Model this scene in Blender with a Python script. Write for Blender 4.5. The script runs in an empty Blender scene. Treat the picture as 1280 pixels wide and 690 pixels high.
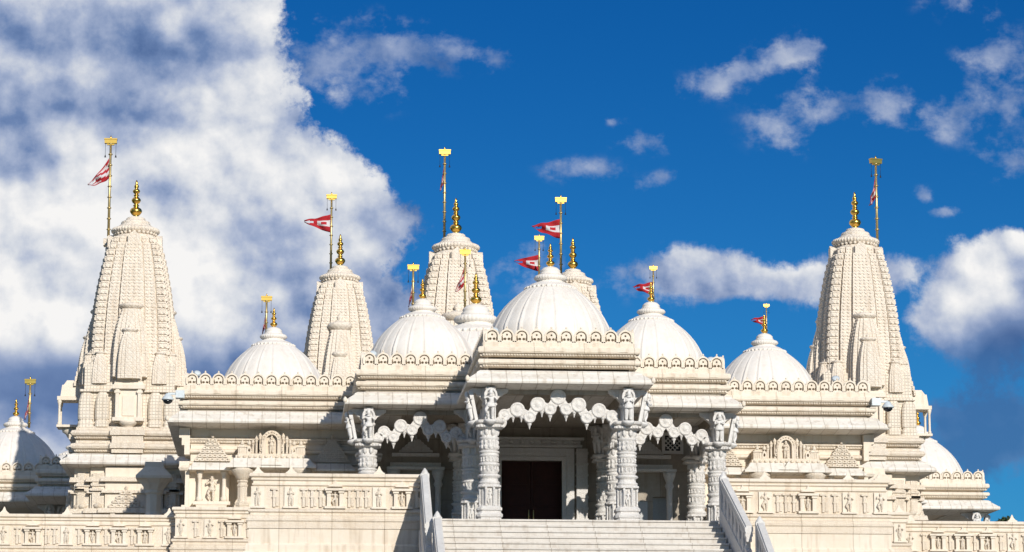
import bpy, bmesh, math, random
from mathutils import Vector, Matrix
random.seed(7)
R = math.radians
C = bpy.context.scene.collection

# ------------------------------------------------------------------ camera
cam = bpy.data.cameras.new('camera'); cam_o = bpy.data.objects.new('camera', cam); C.objects.link(cam_o)
fw = Vector((0.07661926, 0.98156494, 0.17509928)).normalized()
rt = Vector((0.996959069, -0.0779248052, 0.000582445452)); rt = (rt - fw*rt.dot(fw)).normalized()
up = rt.cross(fw)
cam_o.matrix_world = Matrix(((rt.x, up.x, -fw.x, -7.266), (rt.y, up.y, -fw.y, -77.141), (rt.z, up.z, -fw.z, -7.164), (0, 0, 0, 1)))
cam.sensor_width = 36; cam.lens = 3630.85/1280*36
cam.clip_start = 0.5; cam.clip_end = 6000
bpy.context.scene.camera = cam_o

# ------------------------------------------------------------------ light
sc = bpy.context.scene
sc.view_settings.view_transform = 'Standard'; sc.view_settings.look = 'None'
sc.view_settings.exposure = 0.0; sc.view_settings.gamma = 1.0
SUN = Vector((0.31, -1.0, 0.42)).normalized()          # towards the sun
sl = bpy.data.lights.new('sun', 'SUN'); sl.energy = 4.65; sl.angle = R(0.5); sl.color = (1.0, 0.95, 0.875)
so = bpy.data.objects.new('sun', sl); C.objects.link(so)
so.rotation_euler = SUN.to_track_quat('Z', 'Y').to_euler(); so.location = (30, -60, 60)

w = bpy.data.worlds.new('World'); sc.world = w; w.use_nodes = True
NT = w.node_tree; NT.nodes.clear()
def N(t, **k):
    n = NT.nodes.new(t)
    for a, b in k.items(): setattr(n, a, b)
    return n
def L(a, b): NT.links.new(a, b)
def M(op, a, b=None, c=None, clamp=False):
    n = N('ShaderNodeMath', operation=op, use_clamp=clamp)
    for i, v in enumerate((a, b, c)):
        if v is None: continue
        if isinstance(v, (int, float)): n.inputs[i].default_value = v
        else: L(v, n.inputs[i])
    return n.outputs[0]
sky = N('ShaderNodeTexSky', sky_type='NISHITA', sun_disc=False)
sky.sun_elevation = math.asin(SUN.z); sky.sun_rotation = math.atan2(SUN.x, SUN.y)
sky.air_density = 1.0; sky.dust_density = 0.3; sky.ozone_density = 3.0
tc = N('ShaderNodeTexCoord'); sep = N('ShaderNodeSeparateXYZ'); L(tc.outputs['Generated'], sep.inputs[0])
ysafe = M('MAXIMUM', sep.outputs[1], 0.02)
A = M('DIVIDE', sep.outputs[0], ysafe); E = M('DIVIDE', sep.outputs[2], ysafe)
front = M('GREATER_THAN', sep.outputs[1], 0.05)
cmb = N('ShaderNodeCombineXYZ'); L(A, cmb.inputs[0]); L(E, cmb.inputs[1])
def noise(scale, detail=8, rough=0.55, off=(0, 0, 0), lac=2.0, sy=1.0, dist=0.0):
    mp = N('ShaderNodeMapping'); L(cmb.outputs[0], mp.inputs[0])
    mp.inputs['Location'].default_value = off; mp.inputs['Scale'].default_value = (1, sy, 1)
    n = N('ShaderNodeTexNoise', noise_dimensions='2D'); n.inputs['Scale'].default_value = scale; n.inputs['Detail'].default_value = detail
    n.inputs['Roughness'].default_value = rough; n.inputs['Lacunarity'].default_value = lac; n.inputs['Distortion'].default_value = dist
    L(mp.outputs[0], n.inputs['Vector']); return n.outputs['Fac']
n1 = noise(26, 10, 0.66); nr = noise(20, 7, 0.55, off=(2, 4, 0)); nrb = noise(20, 7, 0.55, off=(2-0.0040, 4-0.0045, 0))
n2 = noise(64, 9, 0.68, off=(3, 1, 0)); n0 = noise(11, 5, 0.5, off=(5, 2, 0)); n3 = noise(48, 10, 0.62, off=(1, 7, 0), sy=1.3)
def gauss(a0, e0, sa, se, rot=0.0, wob=True):
    c, s = math.cos(R(rot)), math.sin(R(rot))
    da = M('SUBTRACT', A, a0); de = M('SUBTRACT', E, e0)
    x = M('MULTIPLY', M('ADD', M('MULTIPLY', da, c), M('MULTIPLY', de, -s)), 1/sa)
    y = M('MULTIPLY', M('ADD', M('MULTIPLY', da, s), M('MULTIPLY', de, c)), 1/se)
    return M('EXPONENT', M('MULTIPLY', M('ADD', M('MULTIPLY', x, x), M('MULTIPLY', y, y)), -1.0))
def gsum(lst, wt=1.0):
    t = None
    for g in lst:
        v = gauss(*g); t = v if t is None else M('ADD', t, v)
    return M('MULTIPLY', t, wt)
# the big cumulus: everything left of an edge that runs down to the right
fc = N('ShaderNodeFloatCurve'); cv = fc.mapping.curves[0]
edge = [(0.12, 0.100), (0.1291, 0.090), (0.1458, 0.074), (0.1625, 0.0557), (0.1779, 0.0466), (0.188, 0.0499), (0.2016, 0.0476), (0.2121, 0.0385), (0.2233, 0.0187), (0.2389, 0.0039), (0.2592, 0.002), (0.2765, -0.0059), (0.2939, -0.0189)]
pts = [((e-0.10)/0.25, (a+0.1)/0.25) for e, a in edge]
cv.points[0].location = (0, pts[0][1]+0.02); cv.points[1].location = (1, pts[-1][1]-0.1)
for p in pts: cv.points.new(*p)
fc.mapping.update()
ne = M('DIVIDE', M('SUBTRACT', E, 0.10), 0.25, clamp=True); L(ne, fc.inputs['Value'])
edg = M('SUBTRACT', M('MULTIPLY', fc.outputs[0], 0.25), 0.1)
d_main = M('MULTIPLY', M('SUBTRACT', edg, A), 55.0)
d_main = M('ADD', M('MULTIPLY', M('SUBTRACT', n1, 0.5), 3.0), M('ADD', d_main, M('MULTIPLY', M('SUBTRACT', n0, 0.5), 1.6)))
def smooth(x, lo, hi):
    n = N('ShaderNodeMapRange', interpolation_type='SMOOTHSTEP'); L(x, n.inputs[0])
    n.inputs[1].default_value = lo; n.inputs[2].default_value = hi
    if lo > hi: n.inputs[1].default_value, n.inputs[2].default_value, n.inputs[3].default_value, n.inputs[4].default_value = hi, lo, 1.0, 0.0
    return n.outputs[0]
m_main = smooth(d_main, -0.10, 0.34)
wisps = [(0.0183,0.2595,0.0258,0.01), (0.0439,0.2586,0.0201,0.0063), (0.027,0.2451,0.0115,0.0072), (0.1612,0.2537,0.0238,0.0057,-20), (0.1816,0.2614,0.0115,0.0057,-10), (0.1928,0.2396,0.022,0.008,-8), (0.1739,0.2319,0.0086,0.0072), (0.2117,0.2444,0.01,0.0057), (0.2363,0.2389,0.0133,0.0072), (0.2557,0.2556,0.0143,0.0125), (0.2577,0.2232,0.01,0.0063), (0.125,0.2272,0.0086,0.0037), (0.103,0.2164,0.0109,0.004), (0.1306,0.2137,0.008,0.0026,-20), (0.1136,0.2343,0.0043,0.0023), (0.2403,0.2796,0.0115,0.0046), (0.2254,0.2095,0.0034,0.0029), (0.1233,0.1805,0.0172,0.0072), (0.0781,0.1812,0.0172,0.0072), (0.0723,0.2562,0.0046,0.0034), (0.2325,0.2038,0.0057,0.0017)]
g_w = gsum(wisps)
d_w = M('ADD', M('MULTIPLY', g_w, 1.15), M('MULTIPLY', M('SUBTRACT', n3, 0.5), 4.8))
m_w = M('MULTIPLY', smooth(d_w, 0.20, 1.8), 0.70)
m_w = M('MULTIPLY', m_w, smooth(g_w, 0.02, 0.25))
right = [(0.1516, 0.178, 0.0287, 0.0075), (0.183, 0.1779, 0.0316, 0.0075), (0.2117, 0.1818, 0.0172, 0.0069), (0.2421, 0.1851, 0.0109, 0.0115), (0.2387, 0.1678, 0.0121, 0.0138), (0.2563, 0.1766, 0.0115, 0.0172), (0.2582, 0.194, 0.0072, 0.0057), (0.2526, 0.1507, 0.0172, 0.0172), (0.236, 0.1193, 0.0373, 0.023), (0.2314, 0.1648, 0.0115, 0.0086), (0.1432, 0.1836, 0.0115, 0.0057)]
g_r = gsum(right)
d_r = M('ADD', M('MULTIPLY', g_r, 1.2), M('MULTIPLY', M('SUBTRACT', n1, 0.5), 3.4))
m_r = M('MULTIPLY', smooth(d_r, 0.38, 1.15), smooth(g_r, 0.03, 0.25))
# the low bank in the distance on the right is thin: blue shows through it
m_r = M('MULTIPLY', m_r, M('SUBTRACT', 1.0, M('MULTIPLY', smooth(E, 0.165, 0.145), 0.35)))
# how bright each cloud region is (thick cloud bases are grey, sunlit billows white)
bri_l = gsum([(-0.0423, 0.267, 0.0052, 0.0063), (-0.0086, 0.2692, 0.0115, 0.0143), (-0.018, 0.2428, 0.0172, 0.0129), (-0.0386, 0.2208, 0.0172, 0.008), (-0.0176, 0.214, 0.023, 0.01), (0.0133, 0.2074, 0.0172, 0.0129), (0.0233, 0.1847, 0.0129, 0.01), (-0.0839, 0.2029, 0.0258, 0.0143), (-0.075, 0.1804, 0.0344, 0.023), (-0.0447, 0.1837, 0.023, 0.0172), (-0.0251, 0.1698, 0.023, 0.0143), (-0.0909, 0.1605, 0.0258, 0.0172), (0.0258, 0.2148, 0.0086, 0.0086), (0.0129, 0.242, 0.0086, 0.0057)])
drk_l = gsum([(-0.08, 0.2633, 0.0373, 0.0129), (-0.0309, 0.2556, 0.0172, 0.0129), (-0.0709, 0.2346, 0.0344, 0.0092), (-0.048, 0.2049, 0.0172, 0.008), (-0.0952, 0.2127, 0.0115, 0.0057), (-0.0075, 0.197, 0.01, 0.008), (0.011, 0.1661, 0.0258, 0.0158), (0.036, 0.1806, 0.0158, 0.0201), (0.0442, 0.1993, 0.0072, 0.0115), (-0.0082, 0.1504, 0.023, 0.0115), (-0.0031, 0.1815, 0.0086, 0.0086)])
drk2 = gsum([(-0.0821, 0.1390, 0.066, 0.0120), (-0.0382, 0.1313, 0.043, 0.0115), (0.2556, 0.1536, 0.0129, 0.0143), (0.2403, 0.1193, 0.0316, 0.0316), (0.2508, 0.1365, 0.0172, 0.0115)])
bri_r = gsum([(0.245, 0.188, 0.0086, 0.01), (0.2374, 0.1735, 0.0086, 0.01), (0.2519, 0.1766, 0.0072, 0.0115), (0.1803, 0.1842, 0.0316, 0.0052), (0.2597, 0.194, 0.0057, 0.0057)])
def cap(v): return M('MINIMUM', v, 1.0)
def puff(off):
    """cauliflower billows: distorted smooth cells at three sizes"""
    wn = N('ShaderNodeTexNoise', noise_dimensions='2D'); wn.inputs['Scale'].default_value = 40; wn.inputs['Detail'].default_value = 5; L(cmb.outputs[0], wn.inputs['Vector'])
    wv = N('ShaderNodeVectorMath', operation='SCALE'); wv.inputs[3].default_value = 0.014; L(wn.outputs['Color'], wv.inputs[0])
    ad = N('ShaderNodeVectorMath', operation='ADD'); L(cmb.outputs[0], ad.inputs[0]); L(wv.outputs[0], ad.inputs[1])
    a2 = N('ShaderNodeVectorMath', operation='ADD'); L(ad.outputs[0], a2.inputs[0]); a2.inputs[1].default_value = off
    t = None
    for sc_, wt in ((34, .60), (80, .24)):
        v = N('ShaderNodeTexVoronoi', feature='SMOOTH_F1', voronoi_dimensions='2D'); v.inputs['Scale'].default_value = sc_; v.inputs['Smoothness'].default_value = 0.6; L(a2.outputs[0], v.inputs['Vector'])
        q = M('MULTIPLY', M('SUBTRACT', 1.0, v.outputs['Distance']), wt); t = q if t is None else M('ADD', t, q)
    return t
pf0 = puff((0, 0, 0)); pf1 = puff((0.0030, 0.0034, 0))
relief = M('ADD', M('MULTIPLY', M('SUBTRACT', nr, nrb), 1.5), M('MULTIPLY', M('SUBTRACT', pf0, pf1), 1.0))
wsoft = M('SUBTRACT', 1.0, M('MULTIPLY', cap(drk2), 0.75))
reg = M('ADD', M('MULTIPLY', cap(bri_l), 0.31), M('MULTIPLY', cap(bri_r), 0.40))
reg = M('SUBTRACT', reg, M('MULTIPLY', cap(drk_l), 0.22)); reg = M('SUBTRACT', reg, M('MULTIPLY', cap(drk2), 0.46))
lum = M('ADD', M('ADD', 0.46, M('MULTIPLY', m_main, 0.13)), reg)
lum = M('ADD', lum, M('MULTIPLY', M('ADD', relief, M('ADD', M('MULTIPLY', M('SUBTRACT', n0, 0.5), 0.30), M('MULTIPLY', M('SUBTRACT', n2, 0.5), 0.30))), wsoft))
cr = N('ShaderNodeValToRGB'); L(lum, cr.inputs[0]); el = cr.color_ramp.elements
el[0].position = 0.0; el[0].color = (0.060, 0.125, 0.30, 1); el[1].position = 1.0; el[1].color = (0.93, 0.92, 0.91, 1)
for p, c in ((0.25, (0.16, 0.245, 0.45, 1)), (0.50, (0.38, 0.45, 0.62, 1)), (0.75, (0.68, 0.71, 0.77, 1))):
    x = el.new(p); x.color = c
mulc = N('ShaderNodeMix', data_type='RGBA', blend_type='MULTIPLY'); mulc.inputs[0].default_value = 1
L(sky.outputs[0], mulc.inputs[6]); tr = N('ShaderNodeValToRGB'); L(smooth(sep.outputs[2], 0.05, 0.30), tr.inputs[0])
tr.color_ramp.elements[0].color = (0.13, 0.60, 1.05, 1); tr.color_ramp.elements[1].color = (0.030, 0.385, 0.84, 1); L(tr.outputs[0], mulc.inputs[7])
SKYK = 0.075
scl = N('ShaderNodeVectorMath', operation='SCALE'); scl.inputs[3].default_value = SKYK; L(mulc.outputs[2], scl.inputs[0])
# elsewhere in the sky: broad scattered cloud so that the fill light is that of a partly cloudy day
ng = N('ShaderNodeTexNoise'); ng.inputs['Scale'].default_value = 3.2; ng.inputs['Detail'].default_value = 8; L(tc.outputs['Generated'], ng.inputs['Vector'])
m_else = M('MULTIPLY', M('MULTIPLY', smooth(ng.outputs['Fac'], 0.44, 0.58), 0.9), M('MULTIPLY', smooth(sep.outputs[2], 0.30, 0.5), M('SUBTRACT', 1.0, front)))
m_frontall = M('MULTIPLY', M('MAXIMUM', M('MAXIMUM', m_main, m_w), m_r), front)
upm = smooth(sep.outputs[2], -0.02, 0.03)
mask = M('MULTIPLY', M('MAXIMUM', m_frontall, m_else), upm)
mixc = N('ShaderNodeMix', data_type='RGBA'); L(mask, mixc.inputs[0]); L(scl.outputs[0], mixc.inputs[6]); L(cr.outputs[0], mixc.inputs[7])
bgd = N('ShaderNodeBackground'); L(mixc.outputs[2], bgd.inputs[0]); bgd.inputs[1].default_value = 1.0
out = N('ShaderNodeOutputWorld'); L(bgd.outputs[0], out.inputs[0])

# ------------------------------------------------------------------ materials
def mat(name): m = bpy.data.materials.new(name); m.use_nodes = True; return m, m.node_tree, m.node_tree.nodes['Principled BSDF']
def stone(name, col, col2, rough=0.72, carve=0.0, cscale=9.0, joints=None, stain=0.25, fine=0.15, grid=None, lattice=0.0):
    """pale stone; carve = depth of the carved surface relief; joints = (pitch x, pitch z) of block joints"""
    m, t, b = mat(name); nd = t.nodes; lk = t.links.new
    tcn = nd.new('ShaderNodeTexCoord'); P = tcn.outputs['Object']
    def nz(s, d=5, r=0.55):
        n = nd.new('ShaderNodeTexNoise'); n.inputs['Scale'].default_value = s; n.inputs['Detail'].default_value = d; n.inputs['Roughness'].default_value = r
        lk(P, n.inputs['Vector']); return n.outputs['Fac']
    def mm(op, a, c=None, clamp=False):
        n = nd.new('ShaderNodeMath'); n.operation = op; n.use_clamp = clamp
        for i, v in enumerate((a, c)):
            if v is None: continue
            if isinstance(v, (int, float)): n.inputs[i].default_value = v
            else: lk(v, n.inputs[i])
        return n.outputs[0]
    def mr(v, lo, hi, a=0., c=1.):
        n = nd.new('ShaderNodeMapRange'); lk(v, n.inputs[0])
        for i, q in enumerate((lo, hi, a, c)): n.inputs[i+1].default_value = q
        return n.outputs[0]
    mx = nd.new('ShaderNodeMix'); mx.data_type = 'RGBA'; mx.inputs[6].default_value = (*col, 1); mx.inputs[7].default_value = (*col2, 1)
    lk(mr(mm('ADD', mm('MULTIPLY', nz(1.3, 6), 0.6), mm('MULTIPLY', nz(9, 5), 0.4)), 0.36, 0.62), mx.inputs[0])
    cur = mx.outputs[2]
    # run-off streaks: dirt with a shape of its own
    mp = nd.new('ShaderNodeMapping'); mp.inputs['Scale'].default_value = (7, 7, 0.7); lk(P, mp.inputs[0])
    sn = nd.new('ShaderNodeTexNoise'); sn.inputs['Scale'].default_value = 1.0; sn.inputs['Detail'].default_value = 6; lk(mp.outputs[0], sn.inputs['Vector'])
    m2 = nd.new('ShaderNodeMix'); m2.data_type = 'RGBA'; m2.blend_type = 'MULTIPLY'; lk(mr(sn.outputs['Fac'], 0.52, 0.72, 0, stain*1.3), m2.inputs[0]); lk(cur, m2.inputs[6])
    m2.inputs[7].default_value = (0.56, 0.47, 0.38, 1); cur = m2.outputs[2]
    h = mm('MULTIPLY', nz(60, 4), fine*0.15)
    sp = nd.new('ShaderNodeSeparateXYZ'); lk(P, sp.inputs[0])
    ge = nd.new('ShaderNodeNewGeometry'); sg_ = nd.new('ShaderNodeSeparateXYZ'); lk(ge.outputs['True Normal'], sg_.inputs[0])
    side = mm('GREATER_THAN', mm('ABSOLUTE', sg_.outputs[0]), 0.6)
    along = mm('ADD', mm('MULTIPLY', sp.outputs[0], mm('SUBTRACT', 1.0, side)), mm('MULTIPLY', sp.outputs[1], side))
    if joints:
        jx, jz = joints
        s = along
        jl = mm('LESS_THAN', mm('ABSOLUTE', mm('SUBTRACT', mm('FRACT', mm('DIVIDE', s, jx)), 0.5)), 0.011/jx)
        if jz: jl = mm('MAXIMUM', jl, mm('LESS_THAN', mm('ABSOLUTE', mm('SUBTRACT', mm('FRACT', mm('DIVIDE', sp.outputs[2], jz)), 0.5)), 0.009/jz))
        wn = nd.new('ShaderNodeTexWhiteNoise'); wn.noise_dimensions = '2D'; cb = nd.new('ShaderNodeCombineXYZ')
        lk(mm('FLOOR', mm('ADD', mm('DIVIDE', s, jx), 0.5)), cb.inputs[0]); lk(mm('FLOOR', mm('DIVIDE', sp.outputs[2], jz or 0.37)), cb.inputs[1]); lk(cb.outputs[0], wn.inputs['Vector'])
        m5 = nd.new('ShaderNodeMix'); m5.data_type = 'RGBA'; m5.blend_type = 'MULTIPLY'; lk(mm('MULTIPLY', wn.outputs['Value'], 0.5), m5.inputs[0]); lk(cur, m5.inputs[6]); m5.inputs[7].default_value = (0.90, 0.87, 0.84, 1); cur = m5.outputs[2]
        m3 = nd.new('ShaderNodeMix'); m3.data_type = 'RGBA'; m3.blend_type = 'MULTIPLY'; lk(mm('MULTIPLY', jl, 0.45), m3.inputs[0]); lk(cur, m3.inputs[6])
        m3.inputs[7].default_value = (0.45, 0.38, 0.30, 1); cur = m3.outputs[2]
        h = mm('SUBTRACT', h, mm('MULTIPLY', jl, 0.006))
    if carve:
        v = nd.new('ShaderNodeTexVoronoi'); v.feature = 'SMOOTH_F1'; v.inputs['Scale'].default_value = cscale; v.inputs['Smoothness'].default_value = 0.25
        lk(P, v.inputs['Vector'])
        v2 = nd.new('ShaderNodeTexVoronoi'); v2.feature = 'DISTANCE_TO_EDGE'; v2.inputs['Scale'].default_value = cscale*1.6; lk(P, v2.inputs['Vector'])
        cv_ = mm('ADD', mm('MULTIPLY', v.outputs['Distance'], -0.5), mm('MULTIPLY', mr(v2.outputs['Distance'], 0, 0.12), 0.5))
        h = mm('ADD', h, mm('MULTIPLY', cv_, carve))
        # ochre-brown tint along the carved lines
        m4 = nd.new('ShaderNodeMix'); m4.data_type = 'RGBA'; m4.blend_type = 'MULTIPLY'; lk(mr(v2.outputs['Distance'], 0.0, 0.07, 0.42, 0.0), m4.inputs[0]); lk(cur, m4.inputs[6])
        m4.inputs[7].default_value = (0.72, 0.56, 0.40, 1); cur = m4.outputs[2]
    if grid:
        gx, gz = grid
        s = along
        a = mm('ABSOLUTE', mm('SINE', mm('MULTIPLY', s, math.pi/gx))); c = mm('ABSOLUTE', mm('SINE', mm('MULTIPLY', sp.outputs[2], math.pi/gz)))
        h = mm('ADD', h, mm('MULTIPLY', mm('MINIMUM', mr(a, 0, 0.5), mr(c, 0, 0.5)), 0.02))
    if lattice:
        a = mm('ABSOLUTE', mm('SINE', mm('MULTIPLY', mm('ADD', along, sp.outputs[2]), math.pi/lattice))); c = mm('ABSOLUTE', mm('SINE', mm('MULTIPLY', mm('SUBTRACT', along, sp.outputs[2]), math.pi/lattice)))
        h = mm('ADD', h, mm('MULTIPLY', mm('MULTIPLY', mr(a, 0, 0.6), mr(c, 0, 0.6)), 0.011))
    bp = nd.new('ShaderNodeBump'); bp.inputs['Strength'].default_value = 1.0; bp.inputs['Distance'].default_value = 1.0; lk(h, bp.inputs['Height'])
    lk(bp.outputs[0], b.inputs['Normal']); lk(cur, b.inputs['Base Color'])
    b.inputs['Roughness'].default_value = rough; b.inputs['Specular IOR Level'].default_value = 0.3
    return m
LS, LS2 = (0.82, 0.735, 0.615), (0.78, 0.68, 0.54)
MB1, MB2 = (0.80, 0.775, 0.735), (0.72, 0.695, 0.655)
MAT = {
 'lime': stone('limestone', LS, LS2, joints=(1.35, None), stain=0.36),
 'lime_plain': stone('limestone_smooth', LS, LS2, stain=0.2),
 'lime_slab': stone('limestone_slabs', (0.84, 0.80, 0.73), (0.76, 0.71, 0.62), joints=(0.41, None), stain=0.35),
 'lime_carved': stone('carved_limestone', LS, LS2, carve=0.018, cscale=11),
 'lime_band': stone('carved_limestone_band', LS, LS2, carve=0.008, cscale=16, joints=(1.35, None)),
 'tower': stone('tower_limestone', (0.83, 0.755, 0.65), (0.79, 0.70, 0.58), carve=0.008, cscale=10, lattice=0.19),
 'grid': stone('gridded_limestone', LS, LS2, grid=(0.11, 0.11)),
 'dome': stone('white_dome_stone', (0.78, 0.735, 0.67), (0.72, 0.665, 0.59), rough=0.6, stain=0.13, fine=0.05),
 'marble': stone('white_marble', MB1, MB2, rough=0.55, stain=0.1),
 'marble_carved': stone('carved_white_marble', MB1, MB2, rough=0.55, carve=0.012, cscale=13, stain=0.1),
 'inner': stone('porch_shaded_stone', (0.44, 0.39, 0.32), (0.36, 0.31, 0.25), joints=(1.1, 0.9)),  # same stone, base colour darkened to paint in the porch's shade
 'paving': stone('terrace_granite', (0.30, 0.28, 0.25), (0.24, 0.22, 0.20), rough=0.35, joints=(0.9, None)),
 'step': stone('grey_white_stair_stone', (0.70, 0.66, 0.60), (0.60, 0.56, 0.50), rough=0.6, joints=(1.2, None), stain=0.3),
 'rail': stone('grey_marble_coping', (0.74, 0.72, 0.68), (0.64, 0.62, 0.585), rough=0.5, stain=0.2),
}
def simple(name, col, rough=0.5, metal=0.0, noise_amt=0.15, scale=20, bump=0.0):
    m, t, b = mat(name); nd = t.nodes; lk = t.links.new
    tcn = nd.new('ShaderNodeTexCoord'); n = nd.new('ShaderNodeTexNoise'); n.inputs['Scale'].default_value = scale; lk(tcn.outputs['Object'], n.inputs['Vector'])
    mx = nd.new('ShaderNodeMix'); mx.data_type = 'RGBA'; mx.inputs[6].default_value = (*col, 1); mx.inputs[7].default_value = (*[c*(1-noise_amt*2) for c in col], 1)
    lk(n.outputs['Fac'], mx.inputs[0]); lk(mx.outputs[2], b.inputs['Base Color'])
    b.inputs['Roughness'].default_value = rough; b.inputs['Metallic'].default_value = metal
    if bump:
        bp = nd.new('ShaderNodeBump'); bp.inputs['Distance'].default_value = bump; lk(n.outputs['Fac'], bp.inputs['Height']); lk(bp.outputs[0], b.inputs['Normal'])
    return m
MAT['gold'] = simple('polished_gold', (0.85, 0.52, 0.11), 0.27, 1.0, 0.1, 8)
MAT['brass'] = simple('pale_brass', (0.66, 0.50, 0.22), 0.38, 0.8, 0.15, 15)
MAT['dark_metal'] = simple('dark_metal', (0.03, 0.03, 0.035), 0.5, 0.5)
MAT['red'] = simple('red_flag_cloth', (0.42, 0.012, 0.02), 0.9)
MAT['white_cloth'] = simple('white_flag_cloth', (0.62, 0.58, 0.58), 0.9)
MAT['door'] = simple('dark_teak', (0.05, 0.010, 0.005), 0.8, 0, 0.3, 6)
MAT['casing'] = simple('white_painted_metal', (0.62, 0.68, 0.70), 0.4)
MAT['glass'] = simple('smoked_plastic', (0.01, 0.012, 0.015), 0.12)
MAT['panel'] = simple('painted_panel', (0.50, 0.50, 0.48), 0.5)
MAT['concrete'] = simple('plaza_concrete', (0.22, 0.20, 0.175), 0.85, 0, 0.15, 0.6, 0.003)
MAT['grass'] = simple('lawn_grass', (0.055, 0.10, 0.025), 0.95, 0, 0.25, 2.0, 0.05)
MAT['leaf'] = simple('tree_leaves', (0.045, 0.075, 0.022), 0.8, 0, 0.3, 1.5)
MAT['bark'] = simple('tree_bark', (0.10, 0.075, 0.05), 0.9, 0, 0.3, 6)

# ------------------------------------------------------------------ mesh helpers
class MB:
    def __init__(s): s.v = []; s.f = []; s.sm = []
    def add(s, v, f, mat4=None, smooth=False):
        o = len(s.v)
        if mat4 is not None: v = [tuple(mat4 @ Vector(p)) for p in v]
        s.v += [tuple(p) for p in v]; s.f += [tuple(i+o for i in q) for q in f]; s.sm += [smooth]*len(f); return s
    def box(s, x0, x1, y0, y1, z0, z1, T=None, tap=0.0):
        if x0 > x1: x0, x1 = x1, x0
        if y0 > y1: y0, y1 = y1, y0
        t = tap
        v = [(x0, y0, z0), (x1, y0, z0), (x1, y1, z0), (x0, y1, z0), (x0+t, y0+t, z1), (x1-t, y0+t, z1), (x1-t, y1-t, z1), (x0+t, y1-t, z1)]
        return s.add(v, [(0, 3, 2, 1), (4, 5, 6, 7), (0, 1, 5, 4), (1, 2, 6, 5), (2, 3, 7, 6), (3, 0, 4, 7)], T)
    def cbox(s, cx, cy, z0, z1, wx, wy, T=None, tap=0.0): return s.box(cx-wx/2, cx+wx/2, cy-wy/2, cy+wy/2, z0, z1, T, tap)
    def lathe(s, prof, cx=0, cy=0, n=24, T=None, rf=None, smooth=True, rot=0.0):
        v = []; f = []
        for r, z in prof:
            for i in range(n):
                a = 2*math.pi*(i+rot)/n; q = r*(rf(a, z) if rf else 1); v.append((cx+q*math.cos(a), cy+q*math.sin(a), z))
        for j in range(len(prof)-1):
            for i in range(n):
                k = (i+1) % n; f.append((j*n+i, j*n+k, (j+1)*n+k, (j+1)*n+i))
        f.append(tuple(reversed(range(n)))); f.append(tuple(range((len(prof)-1)*n, len(prof)*n)))
        return s.add(v, f, T, smooth)
    def stack(s, levels, T=None):
        """levels: list of (polygon, z) with the same vertex count"""
        n = len(levels[0][0]); v = []; f = []
        for poly, z in levels: v += [(x, y, z) for x, y in poly]
        for j in range(len(levels)-1):
            for i in range(n):
                k = (i+1) % n; f.append((j*n+i, j*n+k, (j+1)*n+k, (j+1)*n+i))
        f.append(tuple(reversed(range(n)))); f.append(tuple(range((len(levels)-1)*n, len(levels)*n)))
        return s.add(v, f, T)
    def prism(s, poly, y0, y1, T=None):
        """polygon in x,z (anticlockwise seen from the front), extruded from y0 (front) to y1"""
        n = len(poly); v = [(x, y0, z) for x, z in poly]+[(x, y1, z) for x, z in poly]
        f = [tuple(range(n)), tuple(reversed(range(n, 2*n)))]+[(i, n+i, n+(i+1) % n, (i+1) % n) for i in range(n)]
        return s.add(v, f, T)
    def tube(s, pts, rad, n=8, smooth=True):
        pts = [Vector(p) for p in pts]; v = []; f = []
        for i, p in enumerate(pts):
            d = (pts[min(i+1, len(pts)-1)]-pts[max(i-1, 0)]).normalized()
            a = d.cross(Vector((0, 0, 1))); a = a.normalized() if a.length > 1e-3 else Vector((1, 0, 0)); b = d.cross(a)
            r = rad[i] if isinstance(rad, (list, tuple)) else rad
            v += [tuple(p+(a*math.cos(2*math.pi*k/n)+b*math.sin(2*math.pi*k/n))*r) for k in range(n)]
        for j in range(len(pts)-1):
            for i in range(n):
                k = (i+1) % n; f.append((j*n+i, j*n+k, (j+1)*n+k, (j+1)*n+i))
        f.append(tuple(reversed(range(n)))); f.append(tuple(range((len(pts)-1)*n, len(pts)*n)))
        return s.add(v, f, None, smooth)
    def sweep(s, pts, i0, i1, prof):
        """profile (outward offset, z), a closed loop, run along the edges i0..i1 of an open axis-aligned outline"""
        def nrm(a, b):
            d = Vector((b[0]-a[0], b[1]-a[1])).normalized(); return Vector((d.y, -d.x))
        rings = []
        for i in range(i0, i1+1):
            n1_ = nrm(pts[i-1], pts[i]) if i > 0 else None; n2_ = nrm(pts[i], pts[i+1]) if i < len(pts)-1 else None
            m = (n1_+n2_) if (n1_ and n2_) else (n1_ or n2_)
            rings.append([(pts[i][0]+m.x*o, pts[i][1]+m.y*o, z) for o, z in prof])
        k = len(prof); v = [p for r_ in rings for p in r_]; f = []
        for j in range(len(rings)-1):
            for i in range(k):
                q = (i+1) % k; f.append((j*k+i, (j+1)*k+i, (j+1)*k+q, j*k+q))
        f.append(tuple(range(k))); f.append(tuple(reversed(range((len(rings)-1)*k, len(rings)*k))))
        return s.add(v, f)
    def mesh(s, name):
        me = bpy.data.meshes.new(name); me.from_pydata(s.v, [], s.f); me.update()
        bm = bmesh.new(); bm.from_mesh(me); bmesh.ops.recalc_face_normals(bm, faces=bm.faces); bm.to_mesh(me); bm.free()
        for p, q in zip(me.polygons, s.sm): p.use_smooth = q
        return me
    def build(s, name, material, parent=None):
        if not s.f: return None
        me = s.mesh(name); me.materials.append(MAT[material]); o = bpy.data.objects.new(name, me); C.objects.link(o)
        if parent: adopt(o, parent)
        return o
def wloc(o):
    v = Vector(o.location)
    while o.parent: o = o.parent; v += Vector(o.location)
    return v
def adopt(o, parent):
    o.parent = parent; o.location = Vector(o.location)-wloc(parent)
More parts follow.
